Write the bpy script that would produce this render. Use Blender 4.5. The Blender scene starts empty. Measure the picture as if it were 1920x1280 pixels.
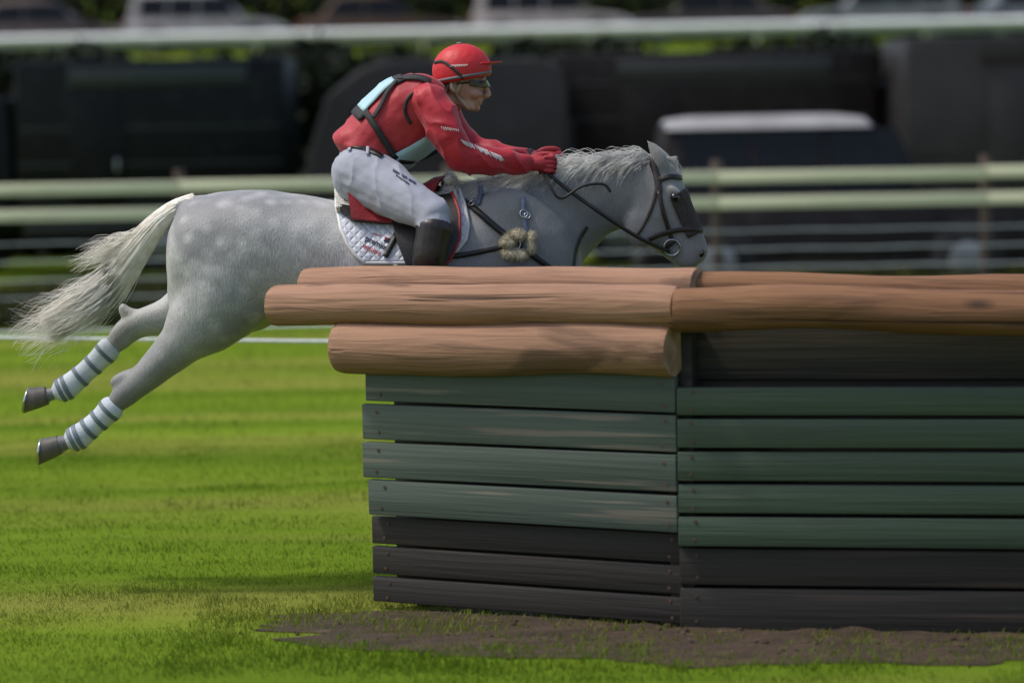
import bpy, bmesh, math, random
import numpy as np
from mathutils import Vector, Matrix, noise
from mathutils.bvhtree import BVHTree

random.seed(7)
R = math.radians
S = bpy.context.scene
C = S.collection

# ---------------------------------------------------------------- camera
FPX, CAM_Y, CAM_Z = 5280.0, -12.0, 2.0
PITCH, ROLL = math.atan2(640 - 209, FPX), R(1.04)
fwd = Vector((0, math.cos(PITCH), -math.sin(PITCH)))
r0 = Vector((1, 0, 0)); u0 = r0.cross(fwd)
rgt = (r0 * math.cos(ROLL) - u0 * math.sin(ROLL)).normalized()
upv = rgt.cross(fwd).normalized()
CAM = Vector((0, CAM_Y, CAM_Z))
cd = bpy.data.cameras.new("camera")
cd.sensor_width = 36; cd.lens = FPX / 1920 * 36
cd.clip_start = 0.1; cd.clip_end = 2000
cd.dof.use_dof = True; cd.dof.focus_distance = 11.8; cd.dof.aperture_fstop = 1.2
co = bpy.data.objects.new("camera", cd); C.objects.link(co)
M = Matrix((rgt, upv, -fwd)).transposed().to_4x4(); M.translation = CAM
co.matrix_world = M
S.camera = co

# ---------------------------------------------------------------- light
SUN_EL, SUN_AZ = R(58), R(185)          # azimuth counter-clockwise from +X: from the left
W = bpy.data.worlds.new("World"); S.world = W; W.use_nodes = True
nt = W.node_tree
sky = nt.nodes.new("ShaderNodeTexSky"); sky.sky_type = 'NISHITA'; sky.sun_disc = False
sky.sun_elevation = SUN_EL; sky.sun_rotation = R(90) - SUN_AZ
sky.air_density = 1.0; sky.dust_density = 3.0; sky.ozone_density = 1.0
nt.nodes["Background"].inputs[1].default_value = 0.15
nt.links.new(sky.outputs[0], nt.nodes["Background"].inputs[0])
sd = bpy.data.lights.new("sun", 'SUN'); sd.energy = 2.0; sd.angle = R(7); sd.color = (1, .95, .87)
so = bpy.data.objects.new("sun", sd); C.objects.link(so)
sv = Vector((math.cos(SUN_AZ) * math.cos(SUN_EL), math.sin(SUN_AZ) * math.cos(SUN_EL), math.sin(SUN_EL)))
so.rotation_euler = sv.to_track_quat('Z', 'Y').to_euler()
so.location = (-10, 5, 20)
S.view_settings.view_transform = 'Standard'; S.view_settings.look = 'None'
S.view_settings.exposure = 0.22; S.view_settings.gamma = 1

# ---------------------------------------------------------------- helpers
def P(px, py, y=0.0):
    """point at depth y that shows at pixel (px, py) of the 1920 x 1280 photograph"""
    d = fwd * FPX + rgt * (px - 960) - upv * (py - 640)
    return CAM + d * ((y - CAM_Y) / d.y)
def ray(px, py):
    return (fwd * FPX + rgt * (px - 960) - upv * (py - 640)).normalized()

MATS = {}
def mat(name, c1, c2=None, rough=.6, scale=6, stretch=(1, 1, 1), bump=0., bscale=60, bstretch=(1, 1, 1),
        spec=.5, metal=0., coat=0., sheen=0., detail=5, lo=.35, hi=.65, c3=None, c3scale=1.5, c3lo=.5, c3hi=.7, vary=False):
    m = bpy.data.materials.new(name); m.use_nodes = True
    t = m.node_tree; b = t.nodes["Principled BSDF"]; L = t.links.new
    b.inputs["Roughness"].default_value = rough
    b.inputs["Specular IOR Level"].default_value = spec
    b.inputs["Metallic"].default_value = metal
    b.inputs["Coat Weight"].default_value = coat
    b.inputs["Sheen Weight"].default_value = sheen
    tc = t.nodes.new("ShaderNodeTexCoord")
    def nz(sc, st, det=detail):
        mp = t.nodes.new("ShaderNodeMapping"); mp.inputs["Scale"].default_value = st
        if vary:                                # each board its own stretch of grain
            oi = t.nodes.new("ShaderNodeObjectInfo"); mu = t.nodes.new("ShaderNodeMath"); mu.operation = 'MULTIPLY'; mu.inputs[1].default_value = 53
            ad = t.nodes.new("ShaderNodeVectorMath"); L(oi.outputs["Random"], mu.inputs[0]); L(tc.outputs["Object"], ad.inputs[0]); L(mu.outputs[0], ad.inputs[1]); L(ad.outputs[0], mp.inputs[0])
        else: L(tc.outputs["Object"], mp.inputs[0])
        n = t.nodes.new("ShaderNodeTexNoise"); n.inputs["Scale"].default_value = sc; n.inputs["Detail"].default_value = det
        L(mp.outputs[0], n.inputs["Vector"]); return n
    def ramp(src, a, z):
        r = t.nodes.new("ShaderNodeMapRange"); r.inputs[1].default_value = a; r.inputs[2].default_value = z
        L(src, r.inputs[0]); return r.outputs[0]
    def mix(f, a, bcol):
        x = t.nodes.new("ShaderNodeMix"); x.data_type = 'RGBA'
        L(f, x.inputs[0])
        if hasattr(a, 'is_linked'): L(a, x.inputs[6])
        else: x.inputs[6].default_value = (*a, 1)
        x.inputs[7].default_value = (*bcol, 1)
        return x.outputs[2]
    if c2 is None: c2 = tuple(v * .8 for v in c1)
    col = mix(ramp(nz(scale, stretch).outputs[0], lo, hi), c1, c2)
    if c3: col = mix(ramp(nz(c3scale, stretch).outputs[0], c3lo, c3hi), col, c3)
    L(col, b.inputs["Base Color"])
    if bump:
        bp = t.nodes.new("ShaderNodeBump"); bp.inputs["Strength"].default_value = bump; bp.inputs["Distance"].default_value = .01
        L(nz(bscale, bstretch).outputs[0], bp.inputs["Height"]); L(bp.outputs[0], b.inputs["Normal"])
    MATS[name] = m
    return m

def translucent(m, f=.35):
    """let light through thin leaves and blades"""
    t = m.node_tree; b = t.nodes["Principled BSDF"]; o = t.nodes["Material Output"]
    tr = t.nodes.new("ShaderNodeBsdfTranslucent"); mx = t.nodes.new("ShaderNodeMixShader"); mx.inputs[0].default_value = f
    t.links.new(b.inputs["Base Color"].links[0].from_socket, tr.inputs[0])
    t.links.new(b.outputs[0], mx.inputs[1]); t.links.new(tr.outputs[0], mx.inputs[2]); t.links.new(mx.outputs[0], o.inputs[0])
def tag(o, label=None, cat=None, group=None, kind=None):
    if label: o["label"] = label
    if cat: o["category"] = cat
    if group: o["group"] = group
    if kind: o["kind"] = kind
    return o
def link(name, me, m=None, parent=None, smooth=True):
    o = bpy.data.objects.new(name, me); C.objects.link(o)
    if m:
        me.materials.clear(); me.materials.append(m)
    if smooth: me.polygons.foreach_set("use_smooth", [True] * len(me.polygons))
    if parent:
        o.parent = parent
        o.matrix_parent_inverse = parent.matrix_basis.inverted()
    return o
def build(name, bm, m=None, parent=None, smooth=True, autos=None):
    bmesh.ops.recalc_face_normals(bm, faces=bm.faces)
    me = bpy.data.meshes.new(name); bm.to_mesh(me); bm.free()
    o = link(name, me, m, parent, smooth)
    if autos is not None:
        me.set_sharp_from_angle(angle=R(autos))
    return o
def empty(name, loc, rz=0):
    o = bpy.data.objects.new(name, None); C.objects.link(o)
    o.location = loc; o.rotation_euler = (0, 0, rz); o.empty_display_size = .2
    return o
def copy_tree(o, parent=None):
    c = o.copy(); C.objects.link(c)
    if parent: c.parent = parent
    for ch in list(o.children): copy_tree(ch, c)
    return c

def crom(vals, sub):
    out = []
    n = len(vals)
    for i in range(n - 1):
        p0, p1, p2, p3 = vals[max(i - 1, 0)], vals[i], vals[i + 1], vals[min(i + 2, n - 1)]
        for k in range(sub):
            t = k / sub
            out.append(.5 * ((2 * p1) + (p2 - p0) * t + (2 * p0 - 5 * p1 + 4 * p2 - p3) * t * t + (3 * p1 - p0 - 3 * p2 + p3) * t ** 3))
    out.append(vals[-1]); return out

def loft(bm, st, n=24, sub=4, ex=2.2):
    """st: (centre, half axis a, half axis b); closed ends"""
    cs = crom([s[0] for s in st], sub); aa = crom([s[1] for s in st], sub); bb = crom([s[2] for s in st], sub)
    rings = []
    for c, a, b in zip(cs, aa, bb):
        ring = []
        for k in range(n):
            th = 2 * math.pi * k / n
            ct, s_ = math.cos(th), math.sin(th)
            e = 2 / ex
            ring.append(bm.verts.new(c + a * math.copysign(abs(ct) ** e, ct) + b * math.copysign(abs(s_) ** e, s_)))
        rings.append(ring)
    for r1, r2 in zip(rings, rings[1:]):
        for k in range(n): bm.faces.new((r1[k], r1[(k + 1) % n], r2[(k + 1) % n], r2[k]))
    bm.faces.new(rings[0][::-1]); bm.faces.new(rings[-1])
    return rings
def side(A, B, w, y=0.0, infl=0.):
    a, b = P(*A, y), P(*B, y); h = (a - b) / 2
    L = h.length
    return ((a + b) / 2, h * ((L + infl) / L), Vector((0, w + infl, 0)))
def limb(bm, pts, n=16, sub=4, infl=0., pix=True):
    ps = [P(p[0], p[1], p[2]) if pix else Vector(p[:3]) for p in pts]
    st = []
    for i, p in enumerate(ps):
        t = (ps[min(i + 1, len(ps) - 1)] - ps[max(i - 1, 0)]).normalized()
        a = Vector((0, 1, 0)).cross(t)
        if a.length < 1e-3: a = Vector((1, 0, 0))
        a.normalize(); b = t.cross(a).normalized()
        ra = pts[i][3] + infl; rb = (pts[i][4] if len(pts[i]) > 4 else pts[i][3]) + infl
        st.append((p, a * ra, b * rb))
    # rounded ends
    t0 = (ps[0] - ps[1]).normalized(); t1 = (ps[-1] - ps[-2]).normalized()
    m0 = min(st[0][1].length, st[0][2].length); m1 = min(st[-1][1].length, st[-1][2].length)
    st = [(ps[0] + t0 * m0 * .7, st[0][1] * .45, st[0][2] * .45)] + st + [(ps[-1] + t1 * m1 * .7, st[-1][1] * .45, st[-1][2] * .45)]
    return loft(bm, st, n, sub, 2.0)
def ball(bm, c, r, rot=None, u=16, v=10):
    m = Matrix.Translation(c)
    if rot is not None: m = m @ rot.to_4x4()
    m = m @ Matrix.Diagonal((*r, 1))
    return bmesh.ops.create_uvsphere(bm, u_segments=u, v_segments=v, radius=1, matrix=m)['verts']
def roty(deg): return Matrix.Rotation(R(deg), 3, 'Y')
def box(bm, c, s, rot=None, bev=0.):
    m = Matrix.Translation(c)
    if rot is not None: m = m @ rot.to_4x4()
    vs = bmesh.ops.create_cube(bm, size=1, matrix=m @ Matrix.Diagonal((*s, 1)))['verts']
    if bev:
        es = list({e for v in vs for e in v.link_edges})
        bmesh.ops.bevel(bm, geom=es, offset=bev, segments=2, affect='EDGES', profile=.5)
def tube(bm, pts, r, n=8, sub=1):
    ps = crom([Vector(p) for p in pts], sub) if sub > 1 else [Vector(p) for p in pts]
    rings = []
    for i, p in enumerate(ps):
        t = (ps[min(i + 1, len(ps) - 1)] - ps[max(i - 1, 0)]).normalized()
        a = t.cross(Vector((0, 0, 1)))
        if a.length < .05: a = t.cross(Vector((0, 1, 0)))
        a.normalize(); b = t.cross(a)
        rr = r(i / (len(ps) - 1)) if callable(r) else r
        rings.append([bm.verts.new(p + a * rr * math.cos(2 * math.pi * k / n) + b * rr * math.sin(2 * math.pi * k / n)) for k in range(n)])
    for r1, r2 in zip(rings, rings[1:]):
        for k in range(n): bm.faces.new((r1[k], r1[(k + 1) % n], r2[(k + 1) % n], r2[k]))
    bm.faces.new(rings[0][::-1]); bm.faces.new(rings[-1])
def ring(bm, c, nrm, r, rt, n=24, m=8):
    nrm = Vector(nrm).normalized(); a = nrm.orthogonal().normalized(); b = nrm.cross(a)
    rs = []
    for i in range(n):
        d = a * math.cos(2 * math.pi * i / n) + b * math.sin(2 * math.pi * i / n)
        rs.append([bm.verts.new(Vector(c) + d * (r + rt * math.cos(2 * math.pi * k / m)) + nrm * rt * math.sin(2 * math.pi * k / m)) for k in range(m)])
    for i in range(n):
        for k in range(m): bm.faces.new((rs[i][k], rs[i][(k + 1) % m], rs[(i + 1) % n][(k + 1) % m], rs[(i + 1) % n][k]))
def disc(bm, c, axis, r, w, n=28, bev=.0):
    """short cylinder of radius r, width w along axis"""
    q = Vector((0, 0, 1)).rotation_difference(Vector(axis)).to_matrix()
    m = Matrix.Translation(c) @ q.to_4x4()
    vs = bmesh.ops.create_cone(bm, cap_ends=True, segments=n, radius1=r, radius2=r, depth=w, matrix=m)['verts']
    if bev:
        es = [e for e in {e for v in vs for e in v.link_edges} if len(e.link_faces) == 2 and e.calc_face_angle(0) > 1]
        bmesh.ops.bevel(bm, geom=es, offset=bev, segments=2, affect='EDGES', profile=.5)

def fuse(bm, voxel, smooth=4, fac=.5):
    """union of overlapping closed shapes as one continuous skin"""
    bmesh.ops.recalc_face_normals(bm, faces=bm.faces)
    me = bpy.data.meshes.new("tmp"); bm.to_mesh(me); bm.free()
    o = bpy.data.objects.new("tmp", me); C.objects.link(o)
    r = o.modifiers.new("r", 'REMESH'); r.mode = 'VOXEL'; r.voxel_size = voxel; r.use_smooth_shade = True
    s = o.modifiers.new("s", 'SMOOTH'); s.iterations = smooth; s.factor = fac
    dg = bpy.context.evaluated_depsgraph_get(); dg.update()
    out = bpy.data.meshes.new_from_object(o.evaluated_get(dg))
    bpy.data.objects.remove(o); bpy.data.meshes.remove(me)
    return out
def bvh_of(me):
    return BVHTree.FromPolygons([v.co.copy() for v in me.vertices], [tuple(p.vertices) for p in me.polygons])
def displace(me, f):
    ns = [v.normal.copy() for v in me.vertices]
    for v, n in zip(me.vertices, ns): v.co += n * f(v.co, n)
    me.update()
def rebase(me, loc):
    me.transform(Matrix.Translation(-Vector(loc)))

def cast(bv, px, py, off=0., bump=None):
    d = ray(px, py); h = bv.ray_cast(CAM, d)
    if h[0] is None: return None, None
    n = h[1] if h[1].dot(d) < 0 else -h[1]
    return h[0] + n * off, n

def sheet(bm, grid, normals, thick):
    """closed thin sheet from a grid of points, thickened along the normals"""
    nu, nv = len(grid), len(grid[0])
    top = [[bm.verts.new(grid[i][j] + normals[i][j] * thick) for j in range(nv)] for i in range(nu)]
    bot = [[bm.verts.new(grid[i][j]) for j in range(nv)] for i in range(nu)]
    for i in range(nu - 1):
        for j in range(nv - 1):
            bm.faces.new((top[i][j], top[i + 1][j], top[i + 1][j + 1], top[i][j + 1]))
            bm.faces.new((bot[i][j], bot[i][j + 1], bot[i + 1][j + 1], bot[i + 1][j]))
    for i in range(nu - 1):
        bm.faces.new((top[i][0], bot[i][0], bot[i + 1][0], top[i + 1][0])); bm.faces.new((top[i][-1], top[i + 1][-1], bot[i + 1][-1], bot[i][-1]))
    for j in range(nv - 1):
        bm.faces.new((top[0][j], top[0][j + 1], bot[0][j + 1], bot[0][j])); bm.faces.new((top[-1][j], bot[-1][j], bot[-1][j + 1], top[-1][j + 1]))

def wrap(bm, bv, fc, fb, nu, nv, phi, off, thick, lat=Vector((0, -1, 0))):
    """sheet round a body: fc(u, v) centre, fb(u) zero direction, phi(u, v) angle (radians) towards lat"""
    g, ns = [], []
    for i in range(nu):
        row, nr = [], []
        for j in range(nv):
            u, v = i / (nu - 1), j / (nv - 1)
            c = fc(u, v); a = phi(u, v); d = (fb(u) * math.cos(a) + lat * math.sin(a)).normalized()
            h = bv.ray_cast(c + d * .8, -d)
            p = h[0] if h[0] is not None else c + d * .1
            o = off(u, v) if callable(off) else off
            row.append(p + d * o); nr.append(d)
        g.append(row); ns.append(nr)
    sheet(bm, g, ns, thick)

def strap(bm, bv, path, width, thick=.004, off=.002, sub=6, mirror=False, y=0.):
    pts = crom([Vector((*p, 0)) for p in path], sub)
    ps, ns = [], []
    for p in pts:
        q, n = cast(bv, p.x, p.y, off)
        if q is None:
            q = P(p.x, p.y, y); n = Vector((0, -1, 0))
        ps.append(q); ns.append(n)
    g, nn = [], []
    for i, p in enumerate(ps):
        t = (ps[min(i + 1, len(ps) - 1)] - ps[max(i - 1, 0)]).normalized()
        n = sum((ns[max(0, min(len(ns) - 1, i + k))] for k in (-1, 0, 1)), Vector()).normalized()
        w = t.cross(n).normalized()
        g.append([p - w * width / 2, p, p + w * width / 2]); nn.append([n, n, n])
    sheet(bm, g, nn, thick)
    if mirror:
        fl = lambda v: Vector((v.x, -v.y, v.z))
        sheet(bm, [[fl(a) for a in r] for r in g], [[fl(a) for a in r] for r in nn], thick)

def strand(bm, pts, w):
    n = len(pts); prev = None
    for i, p in enumerate(pts):
        t = pts[min(i + 1, n - 1)] - pts[max(i - 1, 0)]
        a = t.orthogonal().normalized() if t.length > 1e-6 else Vector((1, 0, 0))
        b = t.normalized().cross(a)
        k = w * (1 - .85 * (i / (n - 1)) ** 1.6)
        cur = [bm.verts.new(p + a * k * math.cos(q) + b * k * math.sin(q)) for q in (0, 2.094, 4.189)]
        if prev:
            for q in range(3): bm.faces.new((prev[q], prev[(q + 1) % 3], cur[(q + 1) % 3], cur[q]))
        prev = cur

def text_on(name, s, bv, o_px, right_px, down_px, m, parent, off=.002, bold=.0, shear=0.):
    """lettering laid on a surface; o_px baseline start, right_px / down_px pixel vectors of one em"""
    cu = bpy.data.curves.new(name, 'FONT'); cu.body = s; cu.offset = bold; cu.shear = shear; cu.resolution_u = 3
    o = bpy.data.objects.new(name, cu); C.objects.link(o)
    dg = bpy.context.evaluated_depsgraph_get(); dg.update()
    me = bpy.data.meshes.new_from_object(o.evaluated_get(dg)); bpy.data.objects.remove(o)
    bm = bmesh.new(); bm.from_mesh(me)
    bmesh.ops.triangulate(bm, faces=bm.faces)
    bmesh.ops.subdivide_edges(bm, edges=[e for e in bm.edges if e.calc_length() > .12], cuts=1)
    for v in bm.verts:
        px = o_px[0] + v.co.x * right_px[0] - v.co.y * down_px[0]
        py = o_px[1] + v.co.x * right_px[1] - v.co.y * down_px[1]
        q, n = cast(bv, px, py, off)
        v.co = q if q is not None else P(px, py, -.3)
    return build(name, bm, m, parent, smooth=False)
# ---------------------------------------------------------------- the setting: ground, soil
def lerp(a, b, t): t = max(0, min(1, t)); return a + (b - a) * t * t * (3 - 2 * t)
def gz(y):
    if y < 31: return 0.
    if y < 50: return lerp(0, 2.9, (y - 31) / 19)
    if y < 63: return 2.9 + .75 * (y - 50) / 13
    return 3.65 + 6 * min(1, max(0, (y - 66)) / 70)
grass_m = mat("turf", (.145, .215, .020), (.085, .145, .013), rough=.9, scale=1.0, stretch=(.17, 1.5, 1), detail=8, lo=.34, hi=.66,
              c3=(.225, .225, .05), c3scale=.47, c3lo=.46, c3hi=.68, bump=.5, bscale=40, spec=.0)
xs = [-260, -120, -60, -30, -16, -8] + [i * .5 - 6 for i in range(25)] + [8, 16, 30, 60, 120, 260]
ys = [-40, -20, -14] + [i * .5 - 12 for i in range(48)] + list(range(12, 70, 2)) + [75, 85, 100, 120, 140, 180, 260, 400]
bm = bmesh.new()
vv = [[bm.verts.new((x, y, gz(y) + (.03 * noise.noise(Vector((x * .5, y * .5, 0))) if -5 < y < 60 else 0))) for x in xs] for y in ys]
for i in range(len(ys) - 1):
    for j in range(len(xs) - 1): bm.faces.new((vv[i][j], vv[i][j + 1], vv[i + 1][j + 1], vv[i + 1][j]))
tag(build("ground", bm, grass_m), kind="structure")

soil_m = mat("soil", (.060, .034, .022), (.030, .017, .011), rough=.95, scale=5, stretch=(.5, 2, 1), bump=.9, bscale=30, c3=(.12, .075, .05), c3scale=14, c3lo=.58, c3hi=.72)
def soil_patch(cx, cy, ax, ay, rz, seed):
    bm = bmesh.new(); rows = []
    for i in range(25):
        f = i / 24; rw = []
        for k in range(160):
            th = 2 * math.pi * k / 160
            e = 1 + .2 * noise.noise(Vector((math.cos(th) * 3, math.sin(th) * 3, seed))) + .12 * noise.noise(Vector((math.cos(th) * 11, math.sin(th) * 11, seed)))
            q = Matrix.Rotation(rz, 2) @ Vector((math.cos(th) * ax * e * f, math.sin(th) * ay * e * f))
            x, y = cx + q.x, cy + q.y
            z = .03 * noise.noise(Vector((x * .5, y * .5, 0))) + .006 * (1 - f ** 3) + .026 * noise.noise(Vector((x * 9, y * 9, 3))) * (1 - f) + .004
            rw.append(bm.verts.new((x, y, z)))
        rows.append(rw)
    for a, b in zip(rows, rows[1:]):
        for k in range(160):
            bm.faces.new((a[k], b[k], b[(k + 1) % 160], a[(k + 1) % 160]))
    bmesh.ops.remove_doubles(bm, verts=bm.verts, dist=1e-5)
    for i in range(260):                                         # loose clods
        f, th = random.random() ** .5 * 1.12, random.uniform(0, 6.283)
        q = Matrix.Rotation(rz, 2) @ Vector((math.cos(th) * ax * f, math.sin(th) * ay * f)); r_ = random.uniform(.004, .016) * (1.3 - .6 * f)
        vs = bmesh.ops.create_icosphere(bm, subdivisions=1, radius=r_, matrix=Matrix.Translation((cx + q.x, cy + q.y, .008 * (1 - min(1, f) ** 3) + .004 + .03 * noise.noise(Vector(((cx + q.x) * .5, (cy + q.y) * .5, 0))))))['verts']
        for v in vs: v.co += Vector((random.gauss(0, r_ * .3), random.gauss(0, r_ * .2), random.gauss(0, r_ * .12) - .2 * r_))
    return build("bare_soil", bm, soil_m)
tag(soil_patch(1.25, -1.33, 2.2, .72, R(-8), 2.2), kind="structure")

def soil_here(x, y):
    q = Matrix.Rotation(R(8), 2) @ Vector((x - 1.25, y + 1.33)); return (q.x / 2.2) ** 2 + (q.y / .72) ** 2 + .45 * noise.noise(Vector((x * 3, y * 5, 1)))

# short mown grass: one mass of blades
blade_m = mat("grass_blade", (.165, .245, .022), (.10, .165, .014), rough=.7, scale=1.0, stretch=(.17, 1.5, 1), detail=8, lo=.34, hi=.66, spec=.04,
              c3=(.255, .255, .055), c3scale=.47, c3lo=.46, c3hi=.68)
translucent(blade_m, .4)
rng = np.random.default_rng(3)
def blades(n, x0, x1, y0, y1, h0, h1, fringe=False):
    x = rng.uniform(x0, x1, n); y = rng.uniform(y0, y1, n)
    if fringe:
        keep = np.array([rng.random() < math.exp(-((soil_here(p, q) - 1.1) / .16) ** 2) * .3 for p, q in zip(x, y)])
    else: keep = np.array([rng.random() < max(.015, min(1, (soil_here(a, b) - .55) / .75)) for a, b in zip(x, y)]); x = x[keep]; y = y[keep]; n = len(x)
    z = np.array([.03 * noise.noise(Vector((a * .5, b * .5, 0))) for a, b in zip(x, y)])
    cl = np.array([noise.noise(Vector((p * 1.7, q * 2.6, 4))) + .6 * noise.noise(Vector((p * 6, q * 8, 9))) for p, q in zip(x, y)])
    h = rng.uniform(h0, h1, n) * np.clip(1 + .55 * cl, .6, 1.5); a = rng.uniform(0, 6.283, n); w = h * rng.uniform(.06, .11, n)
    lean = h * rng.uniform(.2, .9, n); la = rng.uniform(0, 6.283, n)
    v = np.zeros((n, 5, 3))
    dx, dy = np.cos(a) * w, np.sin(a) * w; lx, ly = np.cos(la) * lean, np.sin(la) * lean
    for k, (s, t) in enumerate(((-1, 0), (1, 0), (.7, .55), (-.7, .55), (0, 1))):
        v[:, k, 0] = x + dx * s + lx * t * t; v[:, k, 1] = y + dy * s + ly * t * t; v[:, k, 2] = z + h * t - .004
    return v.reshape(-1, 3), n
vs, cnt = [], 0
for args in ((130000, -2.7, 3.0, -2.6, .6, .008, .022), (90000, -3.4, 3.4, .6, 5.5, .010, .026), (25000, -5, 5, 5.5, 14, .02, .04)):
    v, n = blades(*args); vs.append(v); cnt += n
v, n = blades(26000, -1.3, 3.2, -2.1, -.3, .014, .038, True); vs.append(v); cnt += n
vs = np.concatenate(vs)
base = np.arange(cnt)[:, None] * 5
q4 = base + np.array([0, 1, 2, 3]); t3 = base + np.array([3, 2, 4])
loops = np.concatenate([q4, t3], axis=1).reshape(-1)
me = bpy.data.meshes.new("grass")
me.vertices.add(len(vs)); me.vertices.foreach_set("co", vs.reshape(-1))
me.loops.add(len(loops)); me.loops.foreach_set("vertex_index", loops)
starts = (np.arange(cnt)[:, None] * 7 + np.array([0, 4])).reshape(-1)
me.polygons.add(cnt * 2); me.polygons.foreach_set("loop_start", starts); me.polygons.foreach_set("loop_total", np.tile([4, 3], cnt))
me.update(calc_edges=True); me.validate()
tag(link("grass", me, blade_m, None, False), kind="stuff", label="short mown yellow-green grass of the course", cat="grass")

rough_m = mat("rough_grass_blade", (.055, .062, .018), (.03, .038, .010), rough=.8, scale=1.2, detail=6, spec=.1, c3=(.11, .095, .045), c3scale=4, c3lo=.5, c3hi=.75)
def long_grass(n, x0, x1, y0, y1, h0, h1):
    x = rng.uniform(x0, x1, n); y = y0 + (y1 - y0) * rng.uniform(0, 1, n) ** 1.2; cl = np.array([noise.noise(Vector((a * .9, b, 2))) for a, b in zip(x, y)])
    h = rng.uniform(h0, h1, n) * np.clip(1 + cl, .5, 1.6); a = rng.uniform(0, 6.283, n); w = .006 + .004 * rng.random(n); ln = h * rng.uniform(.1, .7, n); la = rng.uniform(0, 6.283, n)
    v = np.zeros((n, 5, 3))
    for k, (s, t) in enumerate(((-1, 0), (1, 0), (.7, .55), (-.7, .55), (0, 1))):
        v[:, k, 0] = x + np.cos(a) * w * s + np.cos(la) * ln * t * t; v[:, k, 1] = y + np.sin(a) * w * s + np.sin(la) * ln * t * t; v[:, k, 2] = h * t * (1 - .25 * t * ln / h) - .01
    base = np.arange(n)[:, None] * 5; lp = np.concatenate([base + np.array([0, 1, 2, 3]), base + np.array([3, 2, 4])], axis=1).reshape(-1)
    me = bpy.data.meshes.new("rough_grass"); me.vertices.add(5 * n); me.vertices.foreach_set("co", v.reshape(-1)); me.loops.add(len(lp)); me.loops.foreach_set("vertex_index", lp)
    me.polygons.add(2 * n); me.polygons.foreach_set("loop_start", (np.arange(n)[:, None] * 7 + np.array([0, 4])).reshape(-1)); me.polygons.foreach_set("loop_total", np.tile([4, 3], n)); me.update(calc_edges=True); me.validate()
    return link("rough_grass", me, rough_m, None, False)
tag(long_grass(42000, -9, 9, 14.9, 20, .12, .36), kind="stuff", label="long dark rough grass growing under and behind the paddock fence", cat="grass")

# ---------------------------------------------------------------- the log and plank jump
def log_mat(name, c1, c2, dark):
    m = mat(name, c1, c2, rough=.78, scale=2.2, stretch=(.25, 1, 1), detail=4, lo=.38, hi=.62, spec=.3)
    t = m.node_tree; b = t.nodes["Principled BSDF"]; N = t.nodes.new; L = t.links.new
    tc = N("ShaderNodeTexCoord"); oi = N("ShaderNodeObjectInfo")
    ad = N("ShaderNodeVectorMath"); L(tc.outputs["Object"], ad.inputs[0])
    cb = N("ShaderNodeCombineXYZ"); mu = N("ShaderNodeMath"); mu.operation = 'MULTIPLY'; mu.inputs[1].default_value = 37; L(oi.outputs["Random"], mu.inputs[0]); L(mu.outputs[0], cb.inputs[0]); L(cb.outputs[0], ad.inputs[1])
    def nz(sc, st, det):
        mp = N("ShaderNodeMapping"); mp.inputs["Scale"].default_value = st; L(ad.outputs[0], mp.inputs[0])
        n = N("ShaderNodeTexNoise"); n.inputs["Scale"].default_value = sc; n.inputs["Detail"].default_value = det; n.inputs["Distortion"].default_value = .6; L(mp.outputs[0], n.inputs[0]); return n.outputs[0]
    def rg(s, a, z, o1):
        r = N("ShaderNodeMapRange"); r.inputs[1].default_value = a; r.inputs[2].default_value = z; r.inputs[4].default_value = o1; L(s, r.inputs[0]); return r.outputs[0]
    def mx(f, col):
        x = N("ShaderNodeMix"); x.data_type = 'RGBA'; L(f, x.inputs[0]); L(b.inputs["Base Color"].links[0].from_socket, x.inputs[6]); x.inputs[7].default_value = (*col, 1); L(x.outputs[2], b.inputs["Base Color"])
    grain = nz(24, (.09, 1.6, 1.6), 6); mx(rg(grain, .5, .72, .7), dark)                                     # grain
    crack = nz(9, (.05, 2.6, 2.6), 3); mx(rg(crack, .66, .70, .9), tuple(v * .35 for v in dark))             # drying cracks
    bark = nz(3.2, (.5, 1.6, 1.6), 7); mx(rg(bark, .60, .66, .75), tuple(v * .8 for v in dark))             # shreds of bark left on
    vo = N("ShaderNodeTexVoronoi"); mp = N("ShaderNodeMapping"); mp.inputs["Scale"].default_value = (1.6, 4, 4); L(ad.outputs[0], mp.inputs[0]); L(mp.outputs[0], vo.inputs["Vector"]); vo.inputs["Scale"].default_value = 1.0
    mx(rg(vo.outputs["Distance"], .13, .06, .9), tuple(v * .5 for v in dark))                              # knots
    hs = N("ShaderNodeMath"); hs.operation = 'SUBTRACT'; L(grain, hs.inputs[0]); L(rg(crack, .64, .70, 1.), hs.inputs[1])
    bp = N("ShaderNodeBump"); bp.inputs["Strength"].default_value = .8; bp.inputs["Distance"].default_value = .012; L(hs.outputs[0], bp.inputs["Height"]); L(bp.outputs[0], b.inputs["Normal"])
    return m
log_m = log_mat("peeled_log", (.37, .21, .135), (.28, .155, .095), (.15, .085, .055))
rlog_m = log_mat("brown_log", (.25, .125, .062), (.17, .08, .04), (.08, .042, .025))  # right-run logs, browner and darker than the left ones
end_m = mat("cut_log_end", (.44, .29, .18), (.26, .16, .1), rough=.9, scale=14, bump=.4)
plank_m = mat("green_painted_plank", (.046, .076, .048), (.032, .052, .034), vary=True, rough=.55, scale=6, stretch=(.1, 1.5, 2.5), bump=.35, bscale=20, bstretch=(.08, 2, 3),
              c3=(.11, .10, .075), c3scale=9, c3lo=.63, c3hi=.68)
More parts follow.
